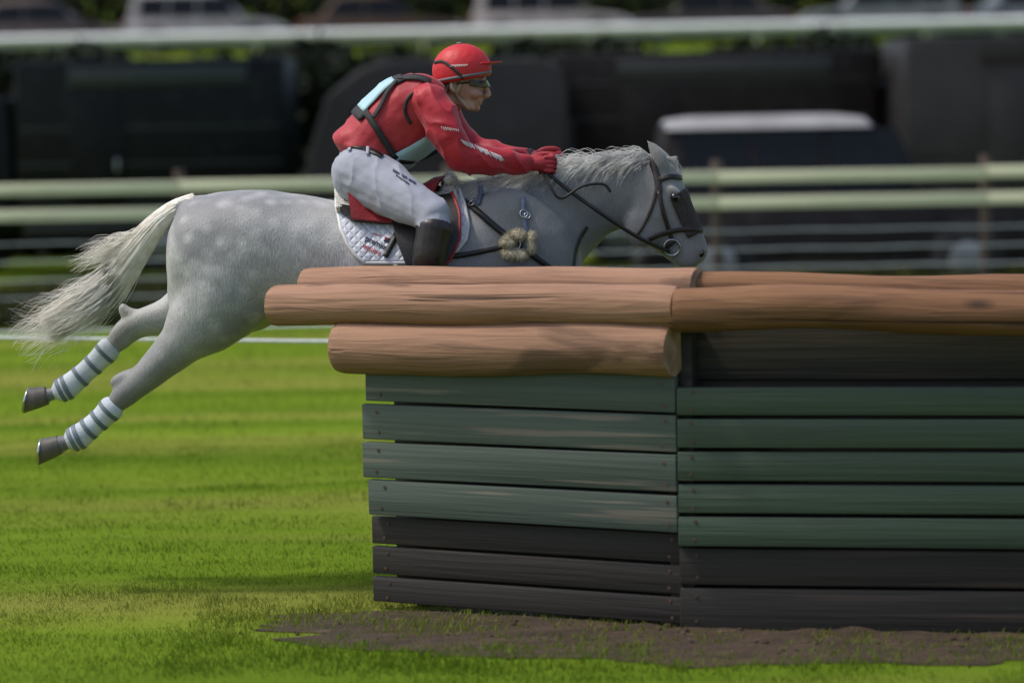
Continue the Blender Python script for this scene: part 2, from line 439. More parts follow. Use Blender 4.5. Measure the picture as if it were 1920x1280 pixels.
lit_plank_m = mat("sunlit_grey_green_plank", (.082, .106, .086), (.054, .074, .058), vary=True, rough=.7, scale=6, stretch=(.1, 1.5, 2.5), bump=.35, bscale=20, bstretch=(.08, 2, 3), c3=(.16, .145, .115), c3scale=9, c3lo=.6, c3hi=.66)  # left-run planks: sunlight put into the colour, paler than the right run
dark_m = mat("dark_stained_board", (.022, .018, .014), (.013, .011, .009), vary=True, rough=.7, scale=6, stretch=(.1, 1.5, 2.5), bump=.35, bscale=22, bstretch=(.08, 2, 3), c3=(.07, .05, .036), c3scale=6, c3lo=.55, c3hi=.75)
screw_m = mat("rusty_screw", (.10, .05, .03), rough=.6)
post_m = mat("fence_timber", (.10, .07, .055), (.06, .042, .034), rough=.85, scale=7, stretch=(2, 2, .2), bump=.4, bscale=30, bstretch=(2, 2, .1))

PC = Vector((P(1275, 1180, -1.3).x, -1.3, 0)); PL = Vector((P(640, 1100, -.6).x, -.6, 0)); PR = Vector((P(2200, 1100, -1.62).x, -1.62, 0))
jump = empty("cross_country_jump", (PC.x, PC.y, 0))
tag(jump, "angled cross-country jump of peeled logs over dark green planks in the foreground", "jump")
def beam(name, a, b, m, h, d, bev=.008, seed=0):
    """board between two points, long side along local X"""
    a, b = Vector(a), Vector(b); L = (b - a).length
    bm = bmesh.new(); box(bm, (0, 0, 0), (L, d, h), None, bev)
    o = build(name, bm, m, None, True, 30)
    o.location = (a + b) / 2; o.rotation_euler = (random.gauss(0, .012), random.gauss(0, .0012), math.atan2(b.y - a.y, b.x - a.x))
    o.parent = jump; o.matrix_parent_inverse = jump.matrix_basis.inverted()
    return o
def log(a, b, r, seed, r2=None, m=None):
    a, b = Vector(a), Vector(b); L = (b - a).length; bm = bmesh.new(); rings = []
    r2 = r2 or r
    NS = 70
    for i in range(NS):
        x = -L / 2 + L * i / (NS - 1); rw = []
        rr = r + (r2 - r) * i / (NS - 1)
        for k in range(28):
            th = 2 * math.pi * k / 28
            e = rr * (1 + .06 * noise.noise(Vector((x * 2.2, math.cos(th) * 1.2, math.sin(th) * 1.2 + seed * 9))) + .02 * noise.noise(Vector((x * 9, math.cos(th) * 3, math.sin(th) * 3 + seed * 5))))
            if i in (0, NS - 1): e *= .95
            rw.append(bm.verts.new((x, math.cos(th) * e + .018 * noise.noise(Vector((x * 1.3, seed, 0))), math.sin(th) * e + .026 * noise.noise(Vector((x * 1.3, seed, 5))))))
        rings.append(rw)
    for p, q in zip(rings, rings[1:]):
        for k in range(28): bm.faces.new((p[k], p[(k + 1) % 28], q[(k + 1) % 28], q[k]))
    f0 = bm.faces.new(rings[0][::-1]); f1 = bm.faces.new(rings[-1]); f0.material_index = f1.material_index = 1
    o = build("log", bm, m or log_m, None, True, 50); o.data.materials.append(end_m)
    for p in o.data.polygons:
        if len(p.vertices) > 4: p.material_index = 1
    o.location = (a + b) / 2; d = (b - a)
    o.rotation_euler = d.to_track_quat('X', 'Z').to_euler()
    o.parent = jump; o.matrix_parent_inverse = jump.matrix_basis.inverted()
    return o
def zp(px, py, y): return P(px, py, y).z
dL = (PL - PC).normalized(); nL = Vector((-dL.y, dL.x, 0));  nL = nL if nL.y < 0 else -nL
dR = (PR - PC).normalized(); nR = Vector((dR.y, -dR.x, 0)); nR = nR if nR.y < 0 else -nR
def onL(px, t0=0.):       # point of the left run's front line that shows at pixel px
    best = min((abs(((PC + dL * s - CAM).dot(rgt) / (PC + dL * s - CAM).dot(fwd)) * FPX + 960 - px), s) for s in [k * .01 for k in range(0, 300)])
    return PC + dL * best[1]
# left run: three logs, longer as they go up
def leftlog(pxe, pyc_l, pyc_c, r, back, seed, ext=.0, r2=None):
    e = onL(pxe) - nL * back; c = PC - nL * back - dL * ext
    a = Vector((e.x, e.y, zp(pxe, pyc_l, e.y))); b = Vector((c.x, c.y, zp(1275, pyc_c, c.y)))
    return log(a, b, r, seed, r2)
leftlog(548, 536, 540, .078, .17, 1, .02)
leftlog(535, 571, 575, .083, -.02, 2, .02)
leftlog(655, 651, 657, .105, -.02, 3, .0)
# right run: a thick front log and one behind it
def rlog(p0, p1, y0, y1, r, back, seed):
    a = PC - nR * back; b = PR - nR * back
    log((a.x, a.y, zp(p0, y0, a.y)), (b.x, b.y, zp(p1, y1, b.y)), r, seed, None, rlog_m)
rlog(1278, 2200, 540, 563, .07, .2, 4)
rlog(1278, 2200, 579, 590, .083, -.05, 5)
# boards of the right run
def board(run, z0, z1, back, m, d=.035, e0=.0, e1=0., name="plank"):
    if run == 'R': a, b, n = PC, PR, nR
    else: a, b, n = PL, PC, nL
    dd = (b - a).normalized()
    a = a + dd * e0 - n * back; b = b - dd * e1 - n * back
    a = Vector((a.x, a.y, (z0 + z1) / 2)); b = Vector((b.x, b.y, (z0 + z1) / 2))
    o = beam(name, a, b, m, z1 - z0, d, .006)
    if name in ("plank", "base_board"):
        L_ = (b - a).length
        for x in ((-L_ / 2 + .07, L_ / 2 - .05) if run == 'L' else (-L_ / 2 + .06,)):
            for z in (-.3, .3):
                bm = bmesh.new(); disc(bm, (x + random.uniform(-.01, .01), -d / 2 - .001, z * (z1 - z0) + random.uniform(-.006, .006)), (0, 1, 0), .0065, .004, 10)
                s = build("screw", bm, screw_m, None, True, 40); s.parent = o
    return o
zr = [zp(1275, y, -1.3) for y in (1175, 1100, 1026, 964, 903, 842, 781, 722, 615)]
g = .006
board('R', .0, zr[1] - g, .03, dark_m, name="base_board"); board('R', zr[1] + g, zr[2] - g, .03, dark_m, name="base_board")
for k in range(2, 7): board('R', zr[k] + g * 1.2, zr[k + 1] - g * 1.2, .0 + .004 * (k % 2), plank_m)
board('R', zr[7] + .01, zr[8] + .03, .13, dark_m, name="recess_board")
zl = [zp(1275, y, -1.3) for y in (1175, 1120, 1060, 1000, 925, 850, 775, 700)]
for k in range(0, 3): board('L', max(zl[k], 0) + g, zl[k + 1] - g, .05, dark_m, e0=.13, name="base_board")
for k in range(3, 7): board('L', zl[k] + g, zl[k + 1] - g, .0 + .004 * (k % 2), lit_plank_m, e0=.13 + random.uniform(-.015, .015))
# backing and posts
b0 = board('R', .02, 1.27, .16, dark_m, d=.02, e0=.05, name="backing_board"); board('L', .02, 1.12, .12, dark_m, d=.02, e0=.2, e1=.06, name="backing_board")
for t in (.0, .5, 1.):
    p = PC.lerp(PR, t * .97 + .02) - nR * .27
    bm = bmesh.new(); box(bm, (p.x, p.y, .58), (.11, .11, 1.16), None, .012); build("post", bm, post_m, jump, True, 30)
p = PC - (nR + nL).normalized() * .10
bm = bmesh.new(); box(bm, (p.x, p.y, .6), (.11, .10, 1.2), Matrix.Rotation(math.atan2(nR.y + nL.y, nR.x + nL.x), 3, "Z"), .012); build("post", bm, dark_m, jump, True, 30)
p = PL - dL * .28 - nL * .2
bm = bmesh.new(); box(bm, (p.x, p.y, .55), (.1, .1, 1.1), None, .012); build("post", bm, post_m, jump, True, 30)
# ---------------------------------------------------------------- the grey horse
def coat_mat():
    m = bpy.data.materials.new("grey_horse_coat"); m.use_nodes = True
    t = m.node_tree; b = t.nodes["Principled BSDF"]; L = t.links.new; N = t.nodes.new
    b.inputs["Roughness"].default_value = .55; b.inputs["Specular IOR Level"].default_value = .35
    b.inputs["Sheen Weight"].default_value = .25; b.inputs["Sheen Roughness"].default_value = .4
    tc = N("ShaderNodeTexCoord")
    def rng_(src, a, z, o0=0., o1=1.):
        r = N("ShaderNodeMapRange"); r.inputs[1].default_value = a; r.inputs[2].default_value = z; r.inputs[3].default_value = o0; r.inputs[4].default_value = o1
        L(src, r.inputs[0]); return r.outputs[0]
    def mix(f, a, c):
        x = N("ShaderNodeMix"); x.data_type = 'RGBA'; L(f, x.inputs[0])
        for s, v in ((6, a), (7, c)):
            if isinstance(v, tuple): x.inputs[s].default_value = (*v, 1)
            else: L(v, x.inputs[s])
        return x.outputs[2]
    def nz(sc, st=(1, 1, 1), det=4):
        mp = N("ShaderNodeMapping"); mp.inputs["Scale"].default_value = st; L(tc.outputs["Object"], mp.inputs[0])
        n = N("ShaderNodeTexNoise"); n.inputs["Scale"].default_value = sc; n.inputs["Detail"].default_value = det; L(mp.outputs[0], n.inputs[0]); return n.outputs[0]
    # dapples
    vo = N("ShaderNodeTexVoronoi"); vo.inputs["Scale"].default_value = 15; vo.feature = 'SMOOTH_F1'
    L(tc.outputs["Object"], vo.inputs["Vector"])
    dap = rng_(vo.outputs["Distance"], .12, .5)
    col = mix(dap, (.46, .46, .455), (.27, .27, .272))
    col = mix(rng_(nz(2.4), .44, .7), col, (.58, .575, .56))           # lighter clouds
    sx = N("ShaderNodeSeparateXYZ"); L(tc.outputs["Object"], sx.inputs[0])
    fore = rng_(sx.outputs[0], -.6, .05, 0, .8); col = mix(fore, col, (.165, .165, .166))     # darker shoulder and neck
    low = rng_(sx.outputs[2], 1.2, .75)                                  # dark grey points on the legs
    col = mix(low, col, (.15, .15, .155))
    hd = rng_(sx.outputs[0], .42, .62)                                      # paler face
    col = mix(hd, col, (.29, .28, .265))
    mz = rng_(sx.outputs[0], .72, .86); 
    col = mix(mz, col, (.15, .125, .115))
    col = mix(rng_(nz(260, (1, 1, .2), 2), .35, .7, 0, .5), col, (.13, .13, .13))   # flecking
    L(col, b.inputs["Base Color"])
    bp = N("ShaderNodeBump"); bp.inputs["Strength"].default_value = .6; bp.inputs["Distance"].default_value = .004
    L(nz(150, (1, 1, .16), 4), bp.inputs["Height"]); L(bp.outputs[0], b.inputs["Normal"])
    return m
coat = coat_mat()
hair_m = mat("white_horsehair", (.78, .77, .73), (.55, .54, .51), rough=.5, scale=14, spec=.3, c3=(.30, .30, .30), c3scale=9, c3lo=.5, c3hi=.72)
tailhair_m = mat("cream_horsehair", (.88, .84, .76), (.72, .67, .58), rough=.45, scale=25, spec=.4, c3=(.55, .55, .54), c3scale=6, c3lo=.55, c3hi=.8)
hoof_m = mat("hoof_horn", (.13, .115, .10), (.08, .07, .06), rough=.5, scale=30, stretch=(1, 1, .1))
steel_m = mat("steel", (.55, .55, .55), rough=.25, metal=1.)
eye_m = mat("dark_eye", (.01, .008, .007), rough=.06, spec=.8)

bm = bmesh.new()
trunk = [((314, 470), (318, 545), .10), ((322, 420), (322, 585), .17), ((350, 379), (345, 615), .235), ((410, 361), (405, 632), .275), ((480, 356), (480, 622), .29),
         ((550, 362), (548, 592), .285), ((640, 378), (630, 596), .285), ((740, 392), (735, 622), .30), ((840, 374), (830, 640), .295), ((920, 354), (915, 640), .265),
         ((990, 352), (995, 622), .245), ((1050, 385), (1050, 592), .205), ((1088, 440), (1082, 560), .13)]
loft(bm, [side(*s) for s in trunk], 32, 5, 2.15)
neck = [((850, 350), (1020, 610), .20), ((910, 342), (1072, 545), .165), ((970, 330), (1092, 497), .128), ((1040, 313), (1116, 466), .105), ((1110, 300), (1142, 442), .09),
        ((1170, 293), (1170, 428), .08), ((1212, 291), (1196, 420), .072)]
loft(bm, [side(*s) for s in neck], 28, 5, 2.05)
for s in (-1, 1):
    ball(bm, P(975, 470, s * .165), (.21, .09, .28), roty(-25))          # shoulder
    ball(bm, P(425, 500, s * .175), (.25, .10, .235), roty(12))           # haunch
    ball(bm, P(1050, 520, s * .11), (.10, .08, .13))
limb(bm, [(440, 480, -.13, .25, .14), (425, 540, -.15, .225, .142), (385, 596, -.16, .17, .128), (340, 645, -.16, .105, .095)], 24)
limb(bm, [(440, 480, .13, .24, .14), (420, 530, .15, .2, .14), (365, 570, .15, .125, .11), (312, 594, .15, .08, .08)], 24)
bme0 = fuse(bm, .013, 16, .5)
bm = bmesh.new(); bm.from_mesh(bme0)
head = [((1200, 296), (1168, 372), .06), ((1232, 296), (1168, 408), .078), ((1262, 312), (1176, 432), .092), ((1279, 340), (1186, 444), .098), ((1290, 370), (1203, 454), .088),
        ((1303, 400), (1222, 465), .072), ((1315, 430), (1243, 480), .062), ((1324, 452), (1260, 493), .06), ((1328, 471), (1274, 503), .055), ((1322, 485), (1290, 506), .04), ((1312, 492), (1297, 503), .02)]
loft(bm, [side(*s) for s in head], 28, 5, 2.25)
for s in (-1, 1):
    ball(bm, P(1208, 422, s * .062), (.088, .034, .095), roty(30))      # cheek
    ball(bm, P(1266, 359, s * .086), (.034, .016, .014), roty(40))      # brow over the eye
    ball(bm, P(1313, 470, s * .045), (.02, .014, .026), roty(25))       # nostril wing
    # ears
    e = [(1243, 322, s * .05, .03, .022), (1240, 305, s * .056, .034, .026), (1230, 286, s * .06, .024, .018), (1220, 272, s * .062, .014, .01), (1212, 261, s * .062, .004, .004)]
    if s > 0: e = [(x + 9, y + 3, *r) for x, y, *r in e]
    limb(bm, e, 12)
near = [(385, 600, -.16, .15, .115), (345, 640, -.16, .105, .098), (292, 690, -.155, .070, .072), (250, 727, -.15, .058, .054), (232, 742, -.15, .055, .047),
        (205, 770, -.148, .036, .034), (170, 801, -.146, .031, .029), (149, 818, -.145, .040, .036), (124, 829, -.143, .030, .029), (104, 836, -.142, .036, .036)]
limb(bm, near, 20)
limb(bm, [(262, 702, -.15, .035, .03), (226, 712, -.15, .028, .026), (212, 718, -.15, .02, .02)], 12)
far = [(365, 568, .15, .12, .11), (315, 592, .15, .083, .083), (268, 606, .15, .062, .062), (240, 620, .15, .056, .05), (226, 634, .15, .052, .046),
       (200, 660, .148, .036, .034), (155, 702, .146, .031, .029), (126, 726, .145, .040, .036), (100, 738, .143, .030, .029), (78, 744, .142, .036, .036)]
limb(bm, far, 20)
limb(bm, [(258, 596, .15, .034, .03), (236, 586, .15, .026, .024), (230, 576, .15, .018, .018)], 12)
for s, dx, dy in ((-1, 0, 0), (1, 40, -18)):                                # folded forelegs
    limb(bm, [(985, 540, s * .16, .12, .10), (1000, 590, s * .16, .10, .085), (1060, 622 + dy, s * .15, .066, .062), (1118 + dx * .5, 640 + dy, s * .14, .045, .044), (1140 + dx, 648 + dy, s * .14, .048, .046),
              (1132 + dx, 680 + dy, s * .14, .034, .032), (1104 + dx, 722 + dy, s * .138, .03, .028), (1090 + dx, 742 + dy, s * .137, .04, .036), (1066 + dx, 752 + dy, s * .136, .03, .029), (1050 + dx, 750 + dy, s * .136, .034, .034)], 18)
limb(bm, [(385, 384, 0, .04, .04), (344, 385, 0, .036, .034), (316, 398, 0, .032, .03), (296, 424, 0, .022, .02)], 12)     # dock of the tail
hm = fuse(bm, .0085, 7, .5)
def hshape(co, n):
    d = .006 * noise.noise(co * 5) + .003 * noise.noise(co * 13)
    # muscle lines
    return d
displace(hm, hshape)
hbv = bvh_of(hm)
HB = P(700, 500, 0); HB.z = .0
horse = link("horse", hm, coat)
tag(horse, "dapple grey horse in mid leap behind the log jump with its tail streaming", "horse")

# hooves
def hoof(a, b, r0_, r1_, y):
    bm = bmesh.new(); A, B = P(*a, y), P(*b, y); t = (B - A)
    up = Vector((0, 1, 0)).cross(t).normalized()
    loft(bm, [(A, up * r0_, Vector((0, r0_ * .95, 0))), (A.lerp(B, .5), up * (r0_ + r1_) / 2, Vector((0, (r0_ + r1_) / 2, 0))), (B, up * r1_ - t * r1_ * .5 / t.length, Vector((0, r1_ * .95, 0)))], 20, 3, 2.1)
    o = build("hoof", bm, hoof_m, horse, True, 45)
    bm = bmesh.new(); ring(bm, B + t.normalized() * .002, t + up * .5 * t.length, r1_ * .98, .006, 20, 6); build("horseshoe", bm, steel_m, o)
hoof((112, 833), (76, 846), .040, .052, -.142)
hoof((88, 741), (50, 750), .040, .052, .142)
hoof((1058, 751), (1024, 741), .04, .058, -.136); hoof((1098, 733), (1064, 723), .04, .058, .136)
for s in (-1, 1):
    bm = bmesh.new(); ball(bm, P(1266, 370, s * .098), (.021, .015, .017), roty(30)); build("eye", bm, eye_m, horse)
    bm = bmesh.new(); q = P(1315, 474, 0); ball(bm, Vector((q.x, s * .0545, q.z)), (.010, .006, .017), roty(25)); build("nostril", bm, MATS["dark_eye"], horse)

# mane and forelock
bm = bmesh.new()
crest = crom([Vector(p) for p in ((885, 352, 0), (940, 340, 0), (1000, 327, 0), (1060, 311, 0), (1120, 300, 0), (1180, 293, 0), (1222, 292, 0))], 12)
for i in range(6000):
    t = random.random(); c = crest[int(t * (len(crest) - 1))]
    y = random.gauss(0, .022)
    r = P(c.x + random.uniform(-6, 6), c.y + 4 + abs(y) * 120, y)
    L = random.uniform(.08, .20) * (1.1 - .5 * abs(t - .45))
    sd_ = -1 if random.random() < .68 else 1
    rise = random.random() ** 2 * (.55 if random.random() < .3 else .28)
    fall = random.uniform(.25, 1.0)
    clump = noise.noise(Vector((c.x * .05, i % 3, 0)))
    pts = []
    for k in range(6):
        s = k / 5
        pts.append(r + Vector((-L * s * (.75 + .2 * clump), sd_ * (.028 * min(1, s * 1.6) + .05 * s * fall), L * (rise * math.sin(s * 2.2) - fall * s * s * .75)))
                   + Vector((0, random.gauss(0, .001), random.gauss(0, .0015))) * s)
    # keep hair on the skin
    for k, p in enumerate(pts):
        h = hbv.find_nearest(p)
        if h[0] is not None and (p - h[0]).dot(h[1]) < .004: pts[k] = h[0] + h[1] * random.uniform(.004, .012)
    pts = [pts[0]] + [(pts[k - 1] + pts[k] * 2 + pts[k + 1]) / 4 for k in range(1, 5)] + [pts[5]]
    strand(bm, pts, random.uniform(.0007, .0016))
for i in range(220):                                            # forelock blown back between the ears
    r = P(1250 + random.uniform(-10, 14), 302 + random.uniform(-2, 10), random.uniform(-.03, .03)); L = random.uniform(.05, .12)
    pts = [r + Vector((L * s * random.uniform(.1, .5), random.gauss(0, .012) * s, .012 - L * s * s * .7 + .01 * math.sin(s * 3))) for s in (0, .25, .5, .75, 1)]
    for k, p in enumerate(pts):
        h = hbv.find_nearest(p)
        if h[0] is not None and (p - h[0]).dot(h[1]) < .004: pts[k] = h[0] + h[1] * .006
    strand(bm, pts, .0014)
build("mane", bm, hair_m, horse)

# tail streaming back
bm = bmesh.new()
cl = crom([Vector(p) for p in ((368, 376, 0), (326, 394, 0), (284, 432, 0), (246, 482, 0), (208, 532, 0), (160, 572, 0), (116, 598, 0), (84, 618, 0))], 8)
wd = lambda s: 15 + 20 * math.sin(min(1, s * 1.25) * math.pi / 2) ** 1.5 * (1 - .35 * max(0, s - .7) / .3)
def tailpt(s, u, v, j):
    f = s * (len(cl) - 1); i = min(int(f), len(cl) - 2); p = cl[i].lerp(cl[i + 1], f - i)
    d = (cl[i + 1] - cl[i]).normalized(); nrm = Vector((-d.y, d.x, 0))
    w = wd(s)
    q = p + nrm * u * w
    return P(q.x, q.y, v * w / 440 * .8 + j)
for i in range(8000):
    a = random.uniform(0, 6.283); rr = math.sqrt(random.random())
    u, v = rr * math.cos(a), rr * math.sin(a)
    s0 = random.choice((0, 0, .05, .1, .15)) + random.uniform(0, .14); s1 = min(1.0, random.uniform(.62, 1.06)) if random.random() > .18 else random.uniform(.4, .7)
    wild = random.random() < .05
    ph = random.uniform(0, 6.28); cu = noise.noise(Vector((u * 1.6, v * 1.6, 0)))
    am = random.uniform(.002, .007) * (3 if wild else 1)
    pts = []
    for k in range(11):
        f = k / 10; s = s0 + (s1 - s0) * f
        sp = 1 + (.5 if wild else .06) * f * f
        p = tailpt(s, u * sp + .22 * cu * f, v * sp, 0)
        g_ = f ** 1.5
        p += Vector((math.sin(s * 9 + cu * 4) * am, math.cos(s * 8 + ph) * am, math.sin(s * 10 + cu * 5 + (ph if wild else 0)) * am * 1.5)) * g_
        pts.append(p)
    if wild and s1 > .6:                                            # curls at the end
        e = pts[-1]; d = (pts[-1] - pts[-2]).normalized()
        for k in range(1, 6):
            pts.append(e + d * .022 * k + Vector((-.006 * k, random.gauss(0, .006), .009 * k * math.sin(k * .5 + ph))))
    strand(bm, pts, random.uniform(.0008, .0019))
for i in range(170):                                            # lock blown up off the top side
    s0 = random.uniform(.33, .46); r = tailpt(s0, random.uniform(.5, 1), random.uniform(-.6, .6), 0); L = random.uniform(.08, .24)
    if (r - tailpt(s0, -1, 0, 0)).z < 0: pass
    tgt = Vector((-.95, random.gauss(0, .1), random.uniform(-.25, .12))).normalized()
    strand(bm, [r + tgt * L * s + Vector((0, 0, -.05 * s * s + .015 * math.sin(s * 5 + i))) for s in (0, .2, .4, .6, .8, 1)], .0012)
build("tail", bm, tailhair_m, horse)

# ---------------------------------------------------------------- tack
leather_m = mat("black_leather", (.018, .015, .013), (.010, .009, .008), rough=.42, scale=20, bump=.2, bscale=150, spec=.45)
brown_m = mat("brown_leather", (.04, .028, .022), (.022, .016, .013), rough=.5, scale=20, bump=.25, bscale=150)
fleece_m = mat("cream_fleece", (.68, .61, .42), (.55, .48, .32), rough=.95, scale=40, bump=1., bscale=130, sheen=.4)
wool_m = mat("white_fleece", (.66, .63, .56), (.5, .48, .42), rough=.95, scale=40, bump=1., bscale=110, sheen=.4)
red_trim_m = mat("red_piping", (.32, .018, .022), (.24, .012, .016), rough=.55, scale=30)
blue_m = mat("blue_grey_webbing", (.13, .17, .24), (.09, .12, .18), rough=.7, scale=60, bump=.3, bscale=300)
navy_m = mat("navy_print", (.015, .018, .05), rough=.6); redp_m = mat("red_print", (.42, .03, .035), rough=.6); whitep_m = mat("white_print", (.7, .7, .7), rough=.6)

def quilt_mat():
    m = mat("white_quilted_cotton", (.66, .68, .74), (.60, .62, .69), rough=.85, scale=8, sheen=.2)
    t = m.node_tree; b = t.nodes["Principled BSDF"]; N = t.nodes.new; L = t.links.new
    tc = N("ShaderNodeTexCoord"); hs = []
    for ang in (45, -45):
        mp = N("ShaderNodeMapping"); mp.inputs["Rotation"].default_value = (0, R(ang), 0); L(tc.outputs["Object"], mp.inputs[0])
        w = N("ShaderNodeTexWave"); w.bands_direction = 'X'; w.inputs["Scale"].default_value = 11; L(mp.outputs[0], w.inputs[0])
        pw = N("ShaderNodeMath"); pw.operation = 'POWER'; pw.inputs[1].default_value = .35; L(w.outputs["Fac"], pw.inputs[0]); hs.append(pw.outputs[0])
    mn = N("ShaderNodeMath"); mn.operation = 'MINIMUM'; L(hs[0], mn.inputs[0]); L(hs[1], mn.inputs[1])
    bp = N("ShaderNodeBump"); bp.inputs["Strength"].default_value = .8; bp.inputs["Distance"].default_value = .006
    L(mn.outputs[0], bp.inputs["Height"]); L(bp.outputs[0], b.inputs["Normal"])
    return m
quilt_m = quilt_mat()
UP = Vector((0, 0, 1))
def interp(tab, x):
    x = abs(x)
    for (a, p), (b, q) in zip(tab, tab[1:]):
        if x <= b: return p + (q - p) * (x - a) / (b - a)
    return tab[-1][1]
pad_r = [(0, 634), (30, 638), (55, 648), (68, 660), (77, 674), (83, 692)]
pad_f = [(0, 858), (30, 874), (52, 881), (64, 876), (74, 858), (83, 792)]
def trunk_c(px): q = P(px, 502, 0); q.y = 0; return q
def on_trunk(bm, rear, front, phi0, phi1, nu, nv, off, thick):
    ph = lambda v: phi0 + (phi1 - phi0) * v
    wrap(bm, hbv, lambda u, v: trunk_c(interp(rear, ph(v)) + (interp(front, ph(v)) - interp(rear, ph(v))) * u), lambda u: UP, nu, nv, lambda u, v: R(ph(v)), off, thick)
bm = bmesh.new(); on_trunk(bm, pad_r, pad_f, -83, 83, 26, 61, .006, .014)
pad = build("saddle_pad", bm, quilt_m); tag(pad, "white quilted saddle pad with navy and red lettering under the rider's boot", "saddle pad")
padbv = bvh_of(pad.data)
for s in (-1, 1):
    bm = bmesh.new()
    pts = []
    for k in range(40):
        a = 83 * k / 39; c = trunk_c(interp(pad_r, a)); d = UP * math.cos(R(a)) + Vector((0, s, 0)) * math.sin(R(a)); h = hbv.ray_cast(c + d * .8, -d); pts.append(h[0] + d * .013)
    for k in range(30):
        px = interp(pad_r, 83) + (interp(pad_f, 83) - interp(pad_r, 83)) * k / 29; c = trunk_c(px); d = UP * math.cos(R(83)) + Vector((0, s, 0)) * math.sin(R(83)); h = hbv.ray_cast(c + d * .8, -d); pts.append(h[0] + d * .013)
    for k in range(39, -1, -1):
        a = 83 * k / 39; c = trunk_c(interp(pad_f, a)); d = UP * math.cos(R(a)) + Vector((0, s, 0)) * math.sin(R(a)); h = hbv.ray_cast(c + d * .8, -d); pts.append(h[0] + d * .013)
    tube(bm, pts, .009, 8); build("binding", bm, whitep_m, pad)
text_on("lettering", "premier", padbv, (684, 451), (12.8, 6.2), (-6.0, 14.5), navy_m, pad, .003, .022)
text_on("lettering", "equine", padbv, (679, 463.5), (12.6, 6.2), (-5.2, 13), redp_m, pad, .003, .015)
text_on("lettering", "~~", padbv, (697, 441), (14, 4), (-3, 11), redp_m, pad, .003, .03)
bm = bmesh.new(); strap(bm, padbv, [(721, 449), (736, 454)], .021, .002, .002); fl = build("flag_emblem", bm, navy_m, pad)
bm = bmesh.new(); strap(bm, padbv, [(722, 446.5), (728.5, 448.7)], .008, .002, .004); build("flag_canton", bm, redp_m, fl)
# fleece half pad
def fuzz(o, n=900):
    """short curly pile standing out of a fleece"""
    me = o.data; bm = bmesh.new(); bm.from_mesh(me); fs = list(bm.faces)
    for i in range(n):
        f = random.choice(fs); p = f.calc_center_median(); nn = f.normal.copy(); q = Vector((random.gauss(0, .5), random.gauss(0, .5), random.gauss(0, .5)))
        strand(bm, [p, p + (nn + q * .3) * .005, p + (nn + q) * .009], .0009)
    bm.to_mesh(me); bm.free(); return o
bm = bmesh.new(); on_trunk(bm, [(0, 630), (40, 640)], [(0, 856), (40, 862)], -40, 40, 40, 25, .018, .03)
hp = build("half_pad", bm, wool_m)
bm = bmesh.new(); bm.from_mesh(hp.data); bmesh.ops.subdivide_edges(bm, edges=bm.edges, cuts=1, use_grid_fill=True); bm.to_mesh(hp.data); bm.free()
displace(hp.data, lambda c, n: .008 * noise.noise(c * 60) + .006 * noise.noise(c * 25)); tag(hp, "cream fleece half pad showing between saddle and white pad", "half pad")
bm = bmesh.new(); q = P(846, 349, 0)
for i in range(60): ball(bm, q + Vector((random.gauss(0, .012), random.gauss(0, .05), random.gauss(0, .022))), (.02, .02, .02), None, 8, 6)
me = fuse(bm, .006, 2); displace(me, lambda c, n: .004 * noise.noise(c * 90)); fuzz(link("fleece_tuft", me, wool_m, hp))

# saddle
sad = empty("saddle", P(745, 380, 0)); tag(sad, "black jumping saddle with red seat and red piping under the rider", "saddle")
def seat_h(u, v):
    prof = interp([(0, .085), (.1, .075), (.25, .04), (.5, .022), (.75, .03), (.9, .055), (1, .05)], u)
    return .045 + prof * math.cos((v - .5) * math.pi * .9)
redseat_m = mat("red_saddle_cover", (.30, .014, .02), (.22, .01, .014), rough=.6, scale=12, bump=.3, bscale=120)
bm = bmesh.new(); on_trunk(bm, [(0, 648), (52, 668)], [(0, 838), (52, 800)], -52, 52, 30, 31, seat_h, .012); build("seat", bm, redseat_m, sad, True, 50)
bm = bmesh.new()
for s in (-1, 1):
    on_trunk(bm, [(0, 640), (40, 646), (60, 690), (75, 720)], [(0, 850), (40, 858), (75, 855)], s * 36, s * 50, 22, 8, .028, .022)
build("panel", bm, leather_m, sad, True, 50)
for s in (-1, 1):
    bm = bmesh.new(); on_trunk(bm, [(0, 730), (40, 735), (70, 752), (88, 770)], [(0, 842), (25, 852), (48, 866), (66, 866), (80, 850), (88, 832)], s * 24, s * 88, 16, 22, .05, .01)
    f_ = build("flap", bm, leather_m, sad, True, 50)
    bm = bmesh.new(); pts = []
    for k in range(36):
        a = 24 + 62 * k / 35; c = trunk_c(interp([(0, 842), (25, 852), (48, 866), (66, 866), (80, 850), (88, 832)], a)); d = UP * math.cos(R(a)) + Vector((0, s, 0)) * math.sin(R(a)); h = hbv.ray_cast(c + d * .8, -d); pts.append(h[0] + d * .058)
    tube(bm, pts, .007, 8); build("piping", bm, red_trim_m, f_)
bm = bmesh.new(); strap(bm, padbv, [(748, 432), (736, 455), (722, 482)], .024, .006, .003, mirror=True); build("billet_strap", bm, leather_m, sad)
bm = bmesh.new()
for s in (-1, 1): on_trunk(bm, [(80, 742), (180, 748)], [(80, 800), (180, 800)], s * 84, s * 179, 6, 24, .016, .012)
build("girth", bm, leather_m, sad)
sadbv = None

